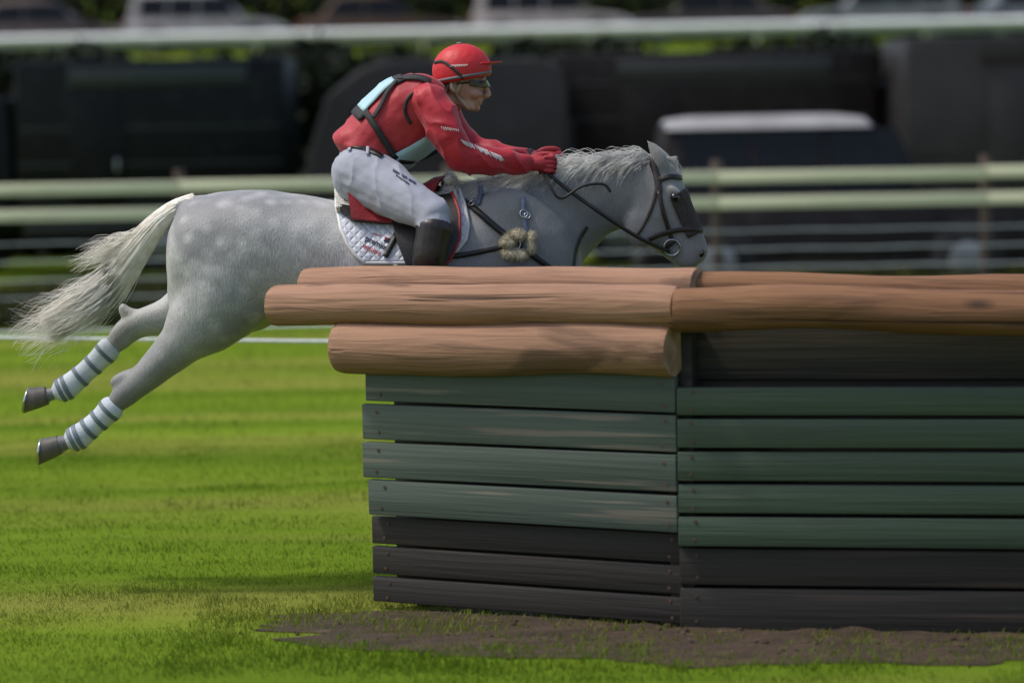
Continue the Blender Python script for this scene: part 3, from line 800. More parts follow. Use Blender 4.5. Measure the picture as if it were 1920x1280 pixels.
# breastplate
bp_ = empty("breastplate", P(965, 450, -.3)); tag(bp_, "black breastplate straps with cream fleece pads on the horse's shoulder", "breastplate")
bm = bmesh.new()
strap(bm, hbv, [(818, 352), (850, 368), (890, 392), (925, 422), (958, 448)], .026, .006, .004, mirror=True)
strap(bm, hbv, [(828, 484), (880, 476), (930, 466), (958, 458)], .022, .006, .004, mirror=True)
strap(bm, hbv, [(972, 462), (1000, 480), (1040, 510), (1070, 540)], .024, .006, .004, mirror=True)
build("strap", bm, leather_m, bp_)
bm = bmesh.new(); strap(bm, hbv, [(900, 346), (902, 368), (898, 385)], .022, .005, .008, mirror=True); strap(bm, hbv, [(980, 372), (982, 405), (986, 440), (984, 474)], .022, .005, .008, mirror=True); build("neck_strap", bm, blue_m, bp_)
def fleece(px, py, rx, rz, a, y=None):
    q, n = cast(hbv, px, py, .01); bm = bmesh.new()
    for i in range(40): ball(bm, q + Vector((random.gauss(0, rx * .35), -.01 + random.gauss(0, .006), random.gauss(0, rz * .35))), (rx * .6, .018, rz * .6), roty(a), 10, 6)
    me = fuse(bm, .005, 2); displace(me, lambda c, n: .004 * noise.noise(c * 80)); fuzz(link("fleece_pad", me, fleece_m, bp_))
fleece(953, 452, .022, .022, 0); fleece(969, 440, .028, .016, 15); fleece(966, 476, .05, .016, 6); fleece(996, 458, .014, .034, 0)
for p in ((888, 385), (981, 402)):
    q, n = cast(hbv, *p, .014); bm = bmesh.new(); ring(bm, q, n, .016, .0035, 16, 6); ring(bm, q + Vector((.014, 0, -.008)), n, .012, .003, 16, 6); build("buckle", bm, steel_m, bp_)
q, n = cast(hbv, 966, 458, .012); bm = bmesh.new(); ring(bm, q, n, .022, .004, 20, 6); build("ring", bm, steel_m, bp_)
bm = bmesh.new(); strap(bm, hbv, [(1100, 425), (1085, 450), (1077, 478), (1074, 510)], .014, .004, .004, mirror=True); build("martingale_strap", bm, leather_m, bp_)

# bridle
br = empty("bridle", P(1245, 400, 0)); tag(br, "dark leather bridle with nose net and loose ring bit on the horse's head", "bridle")
def bstrap(name, paths, w, m=brown_m, off=.003):
    bm = bmesh.new()
    for p in paths: strap(bm, hbv, p, w, .005, off, mirror=True)
    return build(name, bm, m, br)
bstrap("headpiece", [[(1222, 300), (1229, 322), (1234, 345), (1236, 362)]], .028)
bstrap("browband", [[(1236, 338), (1256, 332), (1276, 334)]], .022)
bstrap("cheekpiece", [[(1236, 360), (1242, 392), (1252, 425), (1262, 455)]], .018)
bstrap("throat_lash", [[(1232, 350), (1224, 385), (1208, 420), (1194, 441)]], .014)
bstrap("noseband", [[(1216, 448), (1240, 438), (1270, 431), (1300, 430), (1318, 434)], [(1262, 452), (1250, 462), (1246, 472)]], .02, off=.005)
net_m = mat("dark_nose_net", (.060, .042, .040), (.035, .025, .024), rough=.8, scale=60, bump=.5, bscale=220)
hx0, hx1 = Vector((1246, 372, 0)), Vector((1284, 448, 0))
def hc(u, v): q = hx0.lerp(hx1, u); return P(q.x, q.y, 0)
fb_dir = (P(1300, 395, 0) - P(1240, 425, 0)).normalized()
bm = bmesh.new(); wrap(bm, hbv, hc, lambda u: fb_dir, 14, 25, lambda u, v: R(-80 + 160 * v), .006, .003); build("nose_net", bm, net_m, br)
bm = bmesh.new()
for s in (-1, 1):
    q, n = cast(hbv, 1260, 463, .01); q = Vector((q.x, q.y if s < 0 else -q.y, q.z)); ring(bm, q, (0, 1, .1), .034, .0045, 28, 8)
build("bit_ring", bm, steel_m, br)
HAND = P(1012, 312, -.10); HANDF = P(1022, 300, .10)
for s, hnd in ((-1, HAND), (1, HANDF)):
    bm = bmesh.new(); q, n = cast(hbv, 1256, 470, .012); q = Vector((q.x, q.y if s < 0 else -q.y, q.z))
    mid = P(1130, 402, s * .15); m2 = P(1060, 352, s * .125)
    tube(bm, [hnd, m2, mid, P(1195, 444, s * .125), q], .0085, 8, 8); build("rein", bm, leather_m, br)
    bm = bmesh.new()
    tube(bm, [hnd, P(1032, 350, s * .15), P(1052, 372, s * .16), P(1090, 350, s * .14), P(1130, 345, s * .125), P(1145, 360, s * .125)], .006, 8, 6); build("rein_loop", bm, leather_m, br)

# leg boots
boot_m = mat("white_tendon_boot", (.56, .60, .66), (.46, .50, .56), rough=.7, scale=14, bump=.3, bscale=120)
bootst_m = mat("boot_strap", (.13, .17, .20), rough=.6)
def boot(pts, label):
    bm = bmesh.new(); rg = limb(bm, pts, 20, 4)
    b = build("tendon_boot", bm, boot_m); tag(b, label, "leg boot", "white boots on the hind legs")
    ps = [P(*p[:3]) for p in pts]
    for f in (.1, .32, .54, .76, .95):
        k = f * (len(pts) - 1); i = min(int(k), len(pts) - 2); q = ps[i].lerp(ps[i + 1], k - i); rr = pts[i][3] + (pts[i + 1][3] - pts[i][3]) * (k - i)
        bm = bmesh.new(); t = (ps[i + 1] - ps[i]).normalized(); a = Vector((0, 1, 0)).cross(t).normalized(); e_ = t.cross(a)
        loft(bm, [(q - t * .009, a * (rr + .003), e_ * (rr + .001)), (q + t * .009, a * (rr + .003), e_ * (rr + .001))], 20, 1, 2); build("strap", bm, bootst_m, b, True, 40)
boot([(212, 762, -.149, .053, .049), (192, 782, -.148, .048, .045), (170, 801, -.147, .047, .043), (149, 818, -.145, .054, .049), (135, 825, -.144, .05, .045)], "white striped boot on the lower, nearer hind leg")
boot([(206, 653, .148, .052, .048), (182, 677, .147, .047, .044), (155, 702, .146, .046, .042), (126, 726, .145, .053, .048), (112, 733, .144, .05, .045)], "white striped boot on the raised, farther hind leg")
# ---------------------------------------------------------------- the rider
skin_m = mat("skin", (.42, .235, .17), (.36, .19, .135), rough=.5, scale=20, bump=.15, bscale=200)
red_m = mat("red_jersey", (.45, .018, .032), (.36, .013, .025), rough=.55, scale=9, bump=.5, bscale=18, sheen=.15, spec=.35)
vest_m = mat("red_body_protector", (.42, .019, .032), (.34, .014, .025), rough=.6, scale=9, bump=.3, bscale=30, sheen=.15)
breech_m = mat("white_breeches", (.34, .355, .42), (.29, .305, .37), rough=.75, scale=8, bump=.5, bscale=16, sheen=.1)
rboot_m = mat("dark_riding_boot", (.022, .017, .016), (.014, .011, .010), rough=.35, scale=10, bump=.15, bscale=40)
helm_m = mat("red_helmet_silk", (.58, .025, .03), (.52, .02, .026), rough=.5, scale=10, spec=.4, bump=.25, bscale=45)
black_m = mat("black_webbing", (.02, .02, .021), (.013, .013, .014), rough=.7, scale=60, bump=.3, bscale=200)
bib_m = mat("pale_blue_bib", (.42, .62, .68), (.36, .55, .61), rough=.65, scale=10, bump=.2, bscale=30)
strap_m = mat("tan_chin_strap", (.42, .33, .22), (.34, .26, .17), rough=.6)
lens_m = mat("dark_lens", (.012, .010, .02), (.03, .012, .07), rough=.08, spec=.8, coat=.6, scale=12)

TORSO = [((640, 300), (706, 352), .165), ((640, 268), (738, 318), .17), ((660, 234), (765, 300), .172), ((694, 194), (802, 272), .185), ((736, 158), (830, 240), .20), ((780, 146), (842, 212), .185), ((806, 148), (846, 192), .12)]
PELV = [((646, 276), (716, 300), .155), ((636, 300), (716, 322), .172), ((633, 325), (712, 350), .18), ((640, 350), (700, 368), .15), ((654, 362), (690, 372), .09)]
def arm(s):
    if s < 0: return [(800, 186, -.175, .078, .075), (822, 218, -.215, .074, .070), (842, 258, -.24, .068, .062), (866, 293, -.235, .059, .055), (900, 300, -.21, .057, .053), (940, 303, -.17, .048, .044), (985, 307, -.125, .036, .032)]
    return [(802, 186, .175, .078, .075), (828, 215, .215, .072, .068), (855, 250, .24, .064, .060), (888, 282, .235, .055, .052), (925, 290, .2, .052, .048), (962, 294, .16, .044, .042), (996, 297, .125, .034, .031)]
def thigh(s):
    return [(664, 322, s * .11, .118, .11), (706, 342, s * .19, .115, .10), (756, 372, s * .285, .098, .085), (800, 398, s * .355, .078, .07), (815, 412, s * .375, .074, .068)]
def shin(s, up=False):
    b = [(812, 410, s * .375, .068, .066), (812, 440, s * .395, .066, .062), (806, 480, s * .40, .064, .058), (800, 530, s * .39, .054, .048), (796, 580, s * .385, .043, .039), (797, 606, s * .385, .043, .04)]
    return b
def foot(s): return [(790, 612, s * .385, .043, .038), (812, 622, s * .385, .042, .040), (845, 632, s * .39, .032, .044), (872, 638, s * .39, .022, .036)]
def hand(bm, s, infl):
    x, y, yy = (1000, 308, -.115) if s < 0 else (1011, 298, .115)
    def q(dx, dy, dl): return (x + dx, y + dy, yy + s * dl)
    limb(bm, [(*q(-16, -1, 0), .030, .026), (*q(0, -1, 0), .030, .024), (*q(16, -1, 0), .031, .023), (*q(26, -1, -.002), .022, .018)], 12, 3, infl)
    for k, L in enumerate((1.0, 1.08, 1.0, .84)):                       # four fingers closed round the rein, index uppermost
        oy = -13 + 8.3 * k
        limb(bm, [(*q(22, oy, .010), .0088), (*q(22 + 15 * L, oy + 1, .008), .0084), (*q(25 + 17 * L, oy + 3, -.014), .0080), (*q(22 + 7 * L, oy + 4, -.030), .0078), (*q(12, oy + 4, -.024), .008)], 10, 3, infl)
    limb(bm, [(*q(-2, -11, -.014), .013), (*q(12, -18, -.018), .0115), (*q(28, -19, -.014), .010), (*q(38, -16, -.006), .009)], 10, 3, infl)   # thumb on top
HEAD = [((886, 92), (842, 92), .035), ((900, 102), (826, 104), .062), ((909, 118), (817, 122), .074), ((912, 136), (815, 140), .078), ((910, 152), (820, 156), .077), ((906, 166), (830, 168), .073), ((902, 179), (840, 180), .066),
        ((899, 191), (852, 190), .057), ((894, 201), (862, 200), .045), ((888, 209), (870, 206), .028)]
def headbm(bm, infl=0.):
    loft(bm, [side(*s, 0, infl) for s in HEAD], 24, 4, 2.1)
    limb(bm, [(828, 196, 0, .064, .062), (846, 184, 0, .06, .058), (858, 170, 0, .055, .055)], 16)
    limb(bm, [(909, 156, 0, .008, .010), (913, 167, 0, .011, .011), (916, 177, 0, .014, .014), (908, 181, 0, .012, .016)], 10)   # nose
    for s in (-1, 1): ball(bm, P(912, 180, s * .012), (.010, .008, .008))
    ball(bm, P(901, 188.5, 0), (.012, .024, .006)); ball(bm, P(899.5, 194, 0), (.011, .022, .006)); ball(bm, P(892, 203, 0), (.020, .022, .016))
    for s in (-1, 1):
        ball(bm, P(890, 176, s * .05), (.03, .022, .022)); ball(bm, P(905, 149, s * .034), (.016, .034, .009)); ball(bm, P(874, 197, s * .048), (.045, .016, .02), roty(25))
        ball(bm, P(848, 165, s * .075), (.016, .008, .028), roty(-12)); ball(bm, P(903, 158, s * .034), (.012, .014, .010))
# body: one continuous skin
bm = bmesh.new()
headbm(bm)
loft(bm, [side(*t) for t in TORSO], 26, 4, 2.3); loft(bm, [side(*t) for t in PELV], 24, 4, 2.2)
for s in (-1, 1):
    for ch in (arm(s), thigh(s), shin(s), foot(s)): limb(bm, ch, 16, 4, -.014)
    hand(bm, s, -.003)
bme = fuse(bm, .0055, 3, .45)
rider = link("person", bme, skin_m); tag(rider, "rider in red jersey, red helmet and white breeches crouched over the grey horse's neck", "person")
rbv = bvh_of(bme)
def lips():
    bm = bmesh.new(); 
    for dy, w in ((188.8, .021), (193.6, .019)):
        limb(bm, [(897, dy + .5, -w, .003), (902.5 if dy < 190 else 901, dy, -w * .5, .0042), (904 if dy < 190 else 902.3, dy, 0, .0046), (902.5 if dy < 190 else 901, dy, w * .5, .0042), (897, dy + .5, w, .003)], 8, 3)
    build("lips", bm, mat("lips", (.33, .13, .11), rough=.45), rider)
    bm = bmesh.new(); ball(bm, P(899.5, 191, 0), (.009, .019, .0035)); build("teeth", bm, whitep_m, rider)
lips()
for s in (-1, 1):
    bm = bmesh.new(); ball(bm, P(904.5, 157, s * .033), (.010, .012, .010)); build("eye", bm, eye_m, rider)
bm = bmesh.new()
for i in range(420):                                              # cropped hair below the helmet edge
    px, py = random.uniform(822, 850), random.uniform(146, 172)
    if px > 842 and py > 158: continue
    q, n = cast(rbv, px, py, 0)
    if q is None: continue
    for sg in (1, -1):
        r = Vector((q.x, q.y * sg, q.z)); nn = Vector((n.x, n.y * sg, n.z))
        strand(bm, [r, r + nn * .005 + Vector((-.004, 0, -.008)), r + nn * .006 + Vector((-.008, 0, -.018))], .0016)
build("hair", bm, mat("brown_hair", (.06, .04, .025), rough=.5), rider)

def cloth(name, parts, voxel, m, wr=.006, fr=9, parent=rider, sm=4, fold=0.):
    bm = bmesh.new(); parts(bm); me = fuse(bm, voxel, sm)
    rdg = lambda q: (1 - abs(noise.noise(q)) * 2) ** 3
    displace(me, lambda c, n: wr * fold * (rdg(Vector((c.x * fr * 1.1 + c.z * fr * .9, c.y * fr * .5, c.z * fr * .5 - c.x * fr * .5))) - .3) + wr * noise.noise(Vector((c.x * fr, c.y * fr, c.z * fr))) + wr * .6 * noise.noise(Vector((c.x * fr * 2.2 + c.z * fr, c.y * 6, c.z * fr * 2.4 - c.x * fr))))
    return link(name, me, m, parent)
def shirt_p(bm):
    loft(bm, [side(*t, 0, .008) for t in TORSO[1:]], 26, 4, 2.3)
    for s in (-1, 1): limb(bm, arm(s), 16, 4, .006)
    limb(bm, [(826, 196, 0, .07, .075), (842, 186, 0, .07, .066)], 14)
def vest_p(bm):
    loft(bm, [side(*t, 0, .024) for t in TORSO[1:6]], 28, 4, 2.4)
    loft(bm, [side((622, 252), (640, 286), .10), side((634, 242), (664, 292), .15), side((662, 224), (720, 300), .175), side((700, 196), (770, 280), .18)], 24, 4, 2.3)     # flared tail of the vest
    for s in (-1, 1): limb(bm, [(778, 160, s * .10, .05, .07), (800, 164, s * .12, .052, .065), (820, 178, s * .10, .05, .06)], 14)
shirt = cloth("jersey", shirt_p, .0055, red_m, .007, 9, fold=1.3)
vest = cloth("body_protector", vest_p, .007, vest_m, .005, 7, fold=.8)
shbv, vbv = bvh_of(shirt.data), bvh_of(vest.data)
def breech_p(bm):
    loft(bm, [side(*t, 0, .008) for t in PELV], 24, 4, 2.2)
    for s in (-1, 1): limb(bm, thigh(s), 18, 4, .004)
    for s in (-1, 1): limb(bm, shin(s)[:2], 16, 3, .002)
breech = cloth("breeches", breech_p, .0055, breech_m, .005, 9, fold=1.2)
bbv = bvh_of(breech.data)
for s in (-1, 1):
    def bp2(bm, s=s):
        limb(bm, [(815, 424, s * .385, .072, .068)] + shin(s)[1:], 18, 4, .008); limb(bm, foot(s), 14, 4, .008)
    cloth("riding_boot", bp2, .006, rboot_m, .003, 8)
    def gp(bm, s=s):
        hand(bm, s, .001); a = arm(s)[-1]; limb(bm, [(a[0] - 16, a[1] - 1, a[2] + s * .012, .038, .035), (a[0] + 6, a[1], a[2], .034, .03)], 12, 3, .002)
    cloth("glove", gp, .0036, mat("red_glove", (.40, .02, .03), (.30, .015, .022), rough=.6, scale=40, bump=.2, bscale=150), .001, 20, sm=2)
    bm = bmesh.new(); a = arm(s)[-1]; q = P(a[0] - 2, a[1], a[2]); t = (P(*arm(s)[-1][:3]) - P(*arm(s)[-2][:3])).normalized(); e1 = Vector((0, 1, 0)).cross(t).normalized(); e2 = t.cross(e1)
    loft(bm, [(q - t * .012, e1 * .043, e2 * .039), (q + t * .012, e1 * .040, e2 * .036)], 18, 1, 2); build("cuff", bm, black_m, rider, True, 40)
# belt
bm = bmesh.new(); strap(bm, bbv, [(643, 277), (660, 276), (680, 279), (700, 286), (716, 295)], .028, .004, .004, mirror=True); build("belt", bm, leather_m, rider)
for p in ((657, 277), (690, 284)):
    bm = bmesh.new(); strap(bm, bbv, [(p[0], p[1] - 9), (p[0] - 1, p[1] + 8)], .014, .003, .007); build("belt_loop", bm, breech_m, breech)
# number bib over the vest
bibr = empty("number_bib", P(730, 200, 0)); bibr.parent = rider
bibr.matrix_parent_inverse = Matrix()
def vest_wrap(name, c0, c1, d0, ph, m, off, thick, nu=10, nv=17):
    bm = bmesh.new(); a0, a1 = Vector((*c0, 0)), Vector((*c1, 0)); dd = (P(*d0[1], 0) - P(*d0[0], 0)).normalized()
    wrap(bm, vbv, lambda u, v: P(*(a0.lerp(a1, u))[:2], 0), lambda u: dd, nu, nv, lambda u, v: R(-ph + 2 * ph * v), off, thick)
    return build(name, bm, m, bibr)
bd = ((760, 215), (712, 172))
vest_wrap("back_panel", (726, 246), (786, 190), bd, 52, bib_m, .008, .004, 14)
vest_wrap("border", (712, 258), (727, 244), bd, 58, black_m, .006, .005, 4)
vest_wrap("border", (785, 191), (797, 180), bd, 58, black_m, .006, .005, 4)
fd = ((730, 220), (770, 290))
vest_wrap("front_panel", (722, 262), (788, 225), fd, 68, bib_m, .008, .004, 14)
bm = bmesh.new()
strap(bm, vbv, [(688, 212), (706, 240), (724, 268), (742, 296)], .028, .004, .008, mirror=True)
strap(bm, vbv, [(748, 150), (768, 147.5), (790, 149), (806, 156)], .03, .004, .008, mirror=True)
strap(bm, vbv, [(744, 156), (728, 176), (716, 200), (702, 222)], .02, .004, .010, mirror=True)
strap(bm, vbv, [(745, 300), (780, 300), (815, 284), (830, 272)], .022, .004, .008, mirror=True)
build("strap", bm, black_m, bibr)
# dark edging round the armhole of the body protector
for s in (-1, 1):
    bm = bmesh.new(); pts = []
    for p in ((770, 232), (760, 212), (762, 190), (778, 174), (800, 171), (818, 180)):
        q, n = cast(vbv, *p, .002)
        if q is None: continue
        pts.append(Vector((q.x, q.y * -s, q.z)))
    tube(bm, pts, .008, 8, 4); build("armhole_edging", bm, black_m, vest)
# print on the sleeve, thigh and helmet (too blurred in the photo to read): short slanted strokes
def strokes(bv, a, b, n, hgt, slant, m, parent, w=.005, gapf=None, off=.003):
    bm = bmesh.new()
    for k in range(n):
        if gapf and gapf(k): continue
        f = k / (n - 1); x = a[0] + (b[0] - a[0]) * f; y = a[1] + (b[1] - a[1]) * f
        h = hgt * (.7 + .5 * random.random())
        q, _ = cast(bv, x, y); q2, _ = cast(bv, x + slant * h, y + h)
        if q is None or q2 is None: continue
        strap(bm, bv, [(x, y), (x + slant * h * .5, y + h * .5), (x + slant * h, y + h)], w, .001, off, 2)
    return build("sleeve_print" if parent is shirt else "print", bm, m, parent)
strokes(shbv, (828, 237), (858, 243), 9, 6, .35, whitep_m, shirt, .0035)
strokes(shbv, (864, 262), (938, 293), 24, 11, .7, whitep_m, shirt, .0038, lambda k: k in (7, 16))
strokes(bbv, (738, 318), (778, 342), 16, 4, -.2, navy_m, breech, .004, lambda k: k in (5, 10))
strokes(bbv, (744, 328), (766, 344), 10, 3, -.2, navy_m, breech, .0035)

# helmet
bm = bmesh.new(); hb = P(866, 132, 0); NS, NR = 40, 16; rows = []
for i in range(NR):
    el = (math.pi / 2) * (1 - i / (NR - 1) * 1.24); rw = []
    for k in range(NS):
        a = 2 * math.pi * k / NS; f = math.cos(el) if el > 0 else 1 - .35 * el * el
        x = .126 * f * math.cos(a); y_ = .104 * f * math.sin(a); z = .112 * math.sin(el) if el > 0 else .112 * el * .75
        lo = 0 if el > 0 else (.012 * math.cos(a) - .012)
        rw.append(bm.verts.new(hb + roty(-4) @ Vector((x, y_, z + lo * (1 if el < 0 else 0)))))
    rows.append(rw)
for a, b in zip(rows, rows[1:]):
    for k in range(NS): bm.faces.new((a[k], a[(k + 1) % NS], b[(k + 1) % NS], b[k]))
inner = [bm.verts.new(v.co + (hb - v.co) * .08) for v in rows[-1]]
for k in range(NS): bm.faces.new((rows[-1][k], rows[-1][(k + 1) % NS], inner[(k + 1) % NS], inner[k]))
bmesh.ops.remove_doubles(bm, verts=bm.verts, dist=1e-5)
helmet = build("helmet", bm, helm_m, rider); hlbv = bvh_of(helmet.data)
bm = bmesh.new(); g_, nn_ = [], []
for i in range(9):
    a = R(-52 + 104 * i / 8); rw = []
    for j in range(5):
        f = j / 4; ext = .052 * math.cos(a * 1.45) ** .8 if abs(a) < R(61) else 0
        rr = Vector((.119 * math.cos(a), .098 * math.sin(a), .012 - .010 * f * f + .016 * f)) + Vector((ext * f, 0, 0))
        rw.append(hb + roty(-4) @ rr)
    g_.append(rw); nn_.append([Vector((0, 0, 1))] * 5)
sheet(bm, g_, nn_, .005); build("peak", bm, helm_m, helmet)
bm = bmesh.new(); c_ = []
for k in range(41):
    a = 2 * math.pi * k / 40; c_.append(rows[-1][0].co.copy() if False else None)
pts = [hb + roty(-4) @ Vector((.120 * math.cos(2 * math.pi * k / 40), .100 * math.sin(2 * math.pi * k / 40), -.028 + .010 * math.cos(2 * math.pi * k / 40))) for k in range(41)]
tube(bm, pts, .007, 8); build("rim_trim", bm, mat("grey_rim", (.16, .17, .18), rough=.6), helmet)
bm = bmesh.new(); ball(bm, hb + Vector((-.008, 0, .113)), (.014, .014, .006)); build("button", bm, MATS["grey_rim"], helmet)
bm = bmesh.new(); strap(bm, hlbv, [(815, 118), (830, 116), (846, 126), (862, 140), (868, 148)], .012, .002, .002, mirror=True); build("goggle_strap", bm, black_m, helmet)
strokes(hlbv, (846, 122), (876, 121), 10, 4, -.5, whitep_m, helmet, .004, None, .003)
# sunglasses, chin strap
gl = None
bm = bmesh.new(); fdr = (P(912, 158, 0) - P(868, 158, 0)).normalized()
wrap(bm, rbv, lambda u, v: P(866, 151 + 15 * u * (1 - .25 * abs(2 * v - 1)), 0), lambda u: fdr, 7, 25, lambda u, v: R(-66 + 132 * v), .005, .004); gl = build("sunglasses", bm, lens_m, rider)
bm = bmesh.new(); strap(bm, rbv, [(893, 153), (875, 155), (856, 157)], .007, .003, .004, mirror=True); build("temple_arm", bm, black_m, gl)
bm = bmesh.new(); strap(bm, rbv, [(866, 150), (862, 162), (856, 176), (866, 190), (880, 205)], .014, .003, .003, mirror=True); strap(bm, rbv, [(846, 152), (848, 166), (856, 177)], .012, .003, .004, mirror=True)
build("chin_strap", bm, strap_m, helmet)
# ---------------------------------------------------------------- paddock fence behind the horse
rail_m = mat("weathered_cream_rail", (.74, .73, .52), (.62, .61, .43), rough=.7, scale=5, stretch=(.15, 2, 2), bump=.3, bscale=18, bstretch=(.1, 2, 2), c3=(.22, .24, .14), c3scale=6, c3lo=.58, c3hi=.8)
wire_m = mat("galvanised_wire", (.62, .66, .68), rough=.5)
FY = 15.5
fence = empty("paddock_fence", (0, FY, 0)); tag(fence, "long paddock fence of two cream rails over plain wires", "fence")
px_of = lambda px: P(px, 400, FY).x
posts = [px_of(1345) + k * 2.62 for k in range(-5, 5)]
for z in (1.325, 1.08):
    for a, b in zip(posts, posts[1:]):
        bm = bmesh.new(); box(bm, (0, 0, 0), (b - a - .006, .04, .118), None, .008)
        o = build("rail", bm, rail_m, None, True, 30); o.location = ((a + b) / 2, FY - .075, z + random.uniform(-.008, .008)); o.rotation_euler = (0, random.uniform(-.003, .003), 0)
        o.parent = fence; o.matrix_parent_inverse = fence.matrix_basis.inverted()
for x in posts:
    bm = bmesh.new(); disc(bm, (x, FY, .74), (0, 0, 1), .055, 1.5, 16, .01); build("post", bm, post_m, fence, True, 40)
for z in (.80, .62, .44, .27, .12):
    bm = bmesh.new(); tube(bm, [(x, FY - .06, z + (.004 if i % 2 else -.004)) for i, x in enumerate(np.linspace(posts[0], posts[-1], 40))], .008, 6); build("wire", bm, wire_m, fence)
# string lines of the course edge
rope_m = mat("white_rope", (.72, .74, .74), (.6, .62, .62), rough=.7, scale=40)
for (a, b, lab) in (((P(-160, 631, 4.0)), (P(2080, 646, 2.6)), "white boundary rope nearer to the horse, strung low and level"), (P(-160, 626, 8.2), P(2080, 572, 8.6), "thin white boundary rope farther off, just in front of the paddock fence")):
    rp = empty("boundary_rope", (a.x, a.y, 0)); tag(rp, lab, "rope")
    bm = bmesh.new(); tube(bm, [a.lerp(b, k / 24) - Vector((0, 0, .012 * math.sin(k / 24 * math.pi))) for k in range(25)], .010 if a.y < 5 else .009, 8); build("rope", bm, rope_m, rp)
    for q in (a, b):
        bm = bmesh.new(); tube(bm, [(q.x, q.y, -.05), (q.x, q.y, q.z + .1)], .014, 8); build("stake", bm, post_m, rp)

# ---------------------------------------------------------------- vehicles
glass_m = mat("vehicle_glass", (.008, .008, .008), rough=.12, spec=.25)
tyre_m = mat("tyre_rubber", (.016, .016, .016), rough=.85, scale=30); rim_m = mat("wheel_rim", (.3, .3, .31), rough=.35, metal=.7)
trim_m = mat("black_trim", (.015, .015, .015), rough=.6); alu_m = mat("brushed_aluminium", (.42, .45, .46), rough=.35, metal=.8)
lampw_m = mat("lamp_glass", (.55, .55, .55), rough=.15); lampr_m = mat("tail_lamp", (.25, .01, .01), rough=.2)
def paint(name, c, rough=.3): return mat(name, c, tuple(v * .8 for v in c), rough=max(rough, .45), scale=2, spec=.22, c3=tuple(v * .7 + .02 for v in c), c3scale=5, c3lo=.55, c3hi=.8)
def prism(bm, prof, y0, y1, inset=0., top=None, bev=.03):
    """side profile (x, z) extruded from y0 to y1; points above `top` pulled in by `inset`"""
    cy = (y0 + y1) / 2
    def yy(y, z): return y if top is None or z < top else y + (inset if y < cy else -inset)
    a = [bm.verts.new((x, yy(y0, z), z)) for x, z in prof]; b = [bm.verts.new((x, yy(y1, z), z)) for x, z in prof]
    n = len(prof); fs = [bm.faces.new(a), bm.faces.new(b[::-1])]
    for k in range(n): fs.append(bm.faces.new((a[k], b[k], b[(k + 1) % n], a[(k + 1) % n])))
    if bev:
        es = list({e for f in fs for e in f.edges})
        bmesh.ops.bevel(bm, geom=es, offset=bev, segments=3, affect='EDGES', profile=.5, clamp_overlap=True)
def pt(name, root, m, f, autos=35):
    bm = bmesh.new(); f(bm); o = build(name, bm, m, None, True, autos); o.parent = root; return o
def wheel(root, x, y, r=.33, w=.2):
    t = pt("wheel", root, tyre_m, lambda bm: disc(bm, (x, y, r), (0, 1, 0), r, w, 32, .03))
    s = -1 if y < 0 else 1
    pt("rim", t, rim_m, lambda bm: disc(bm, (x, y + s * w * .42, r), (0, 1, 0), r * .62, w * .22, 24, .015)); return t
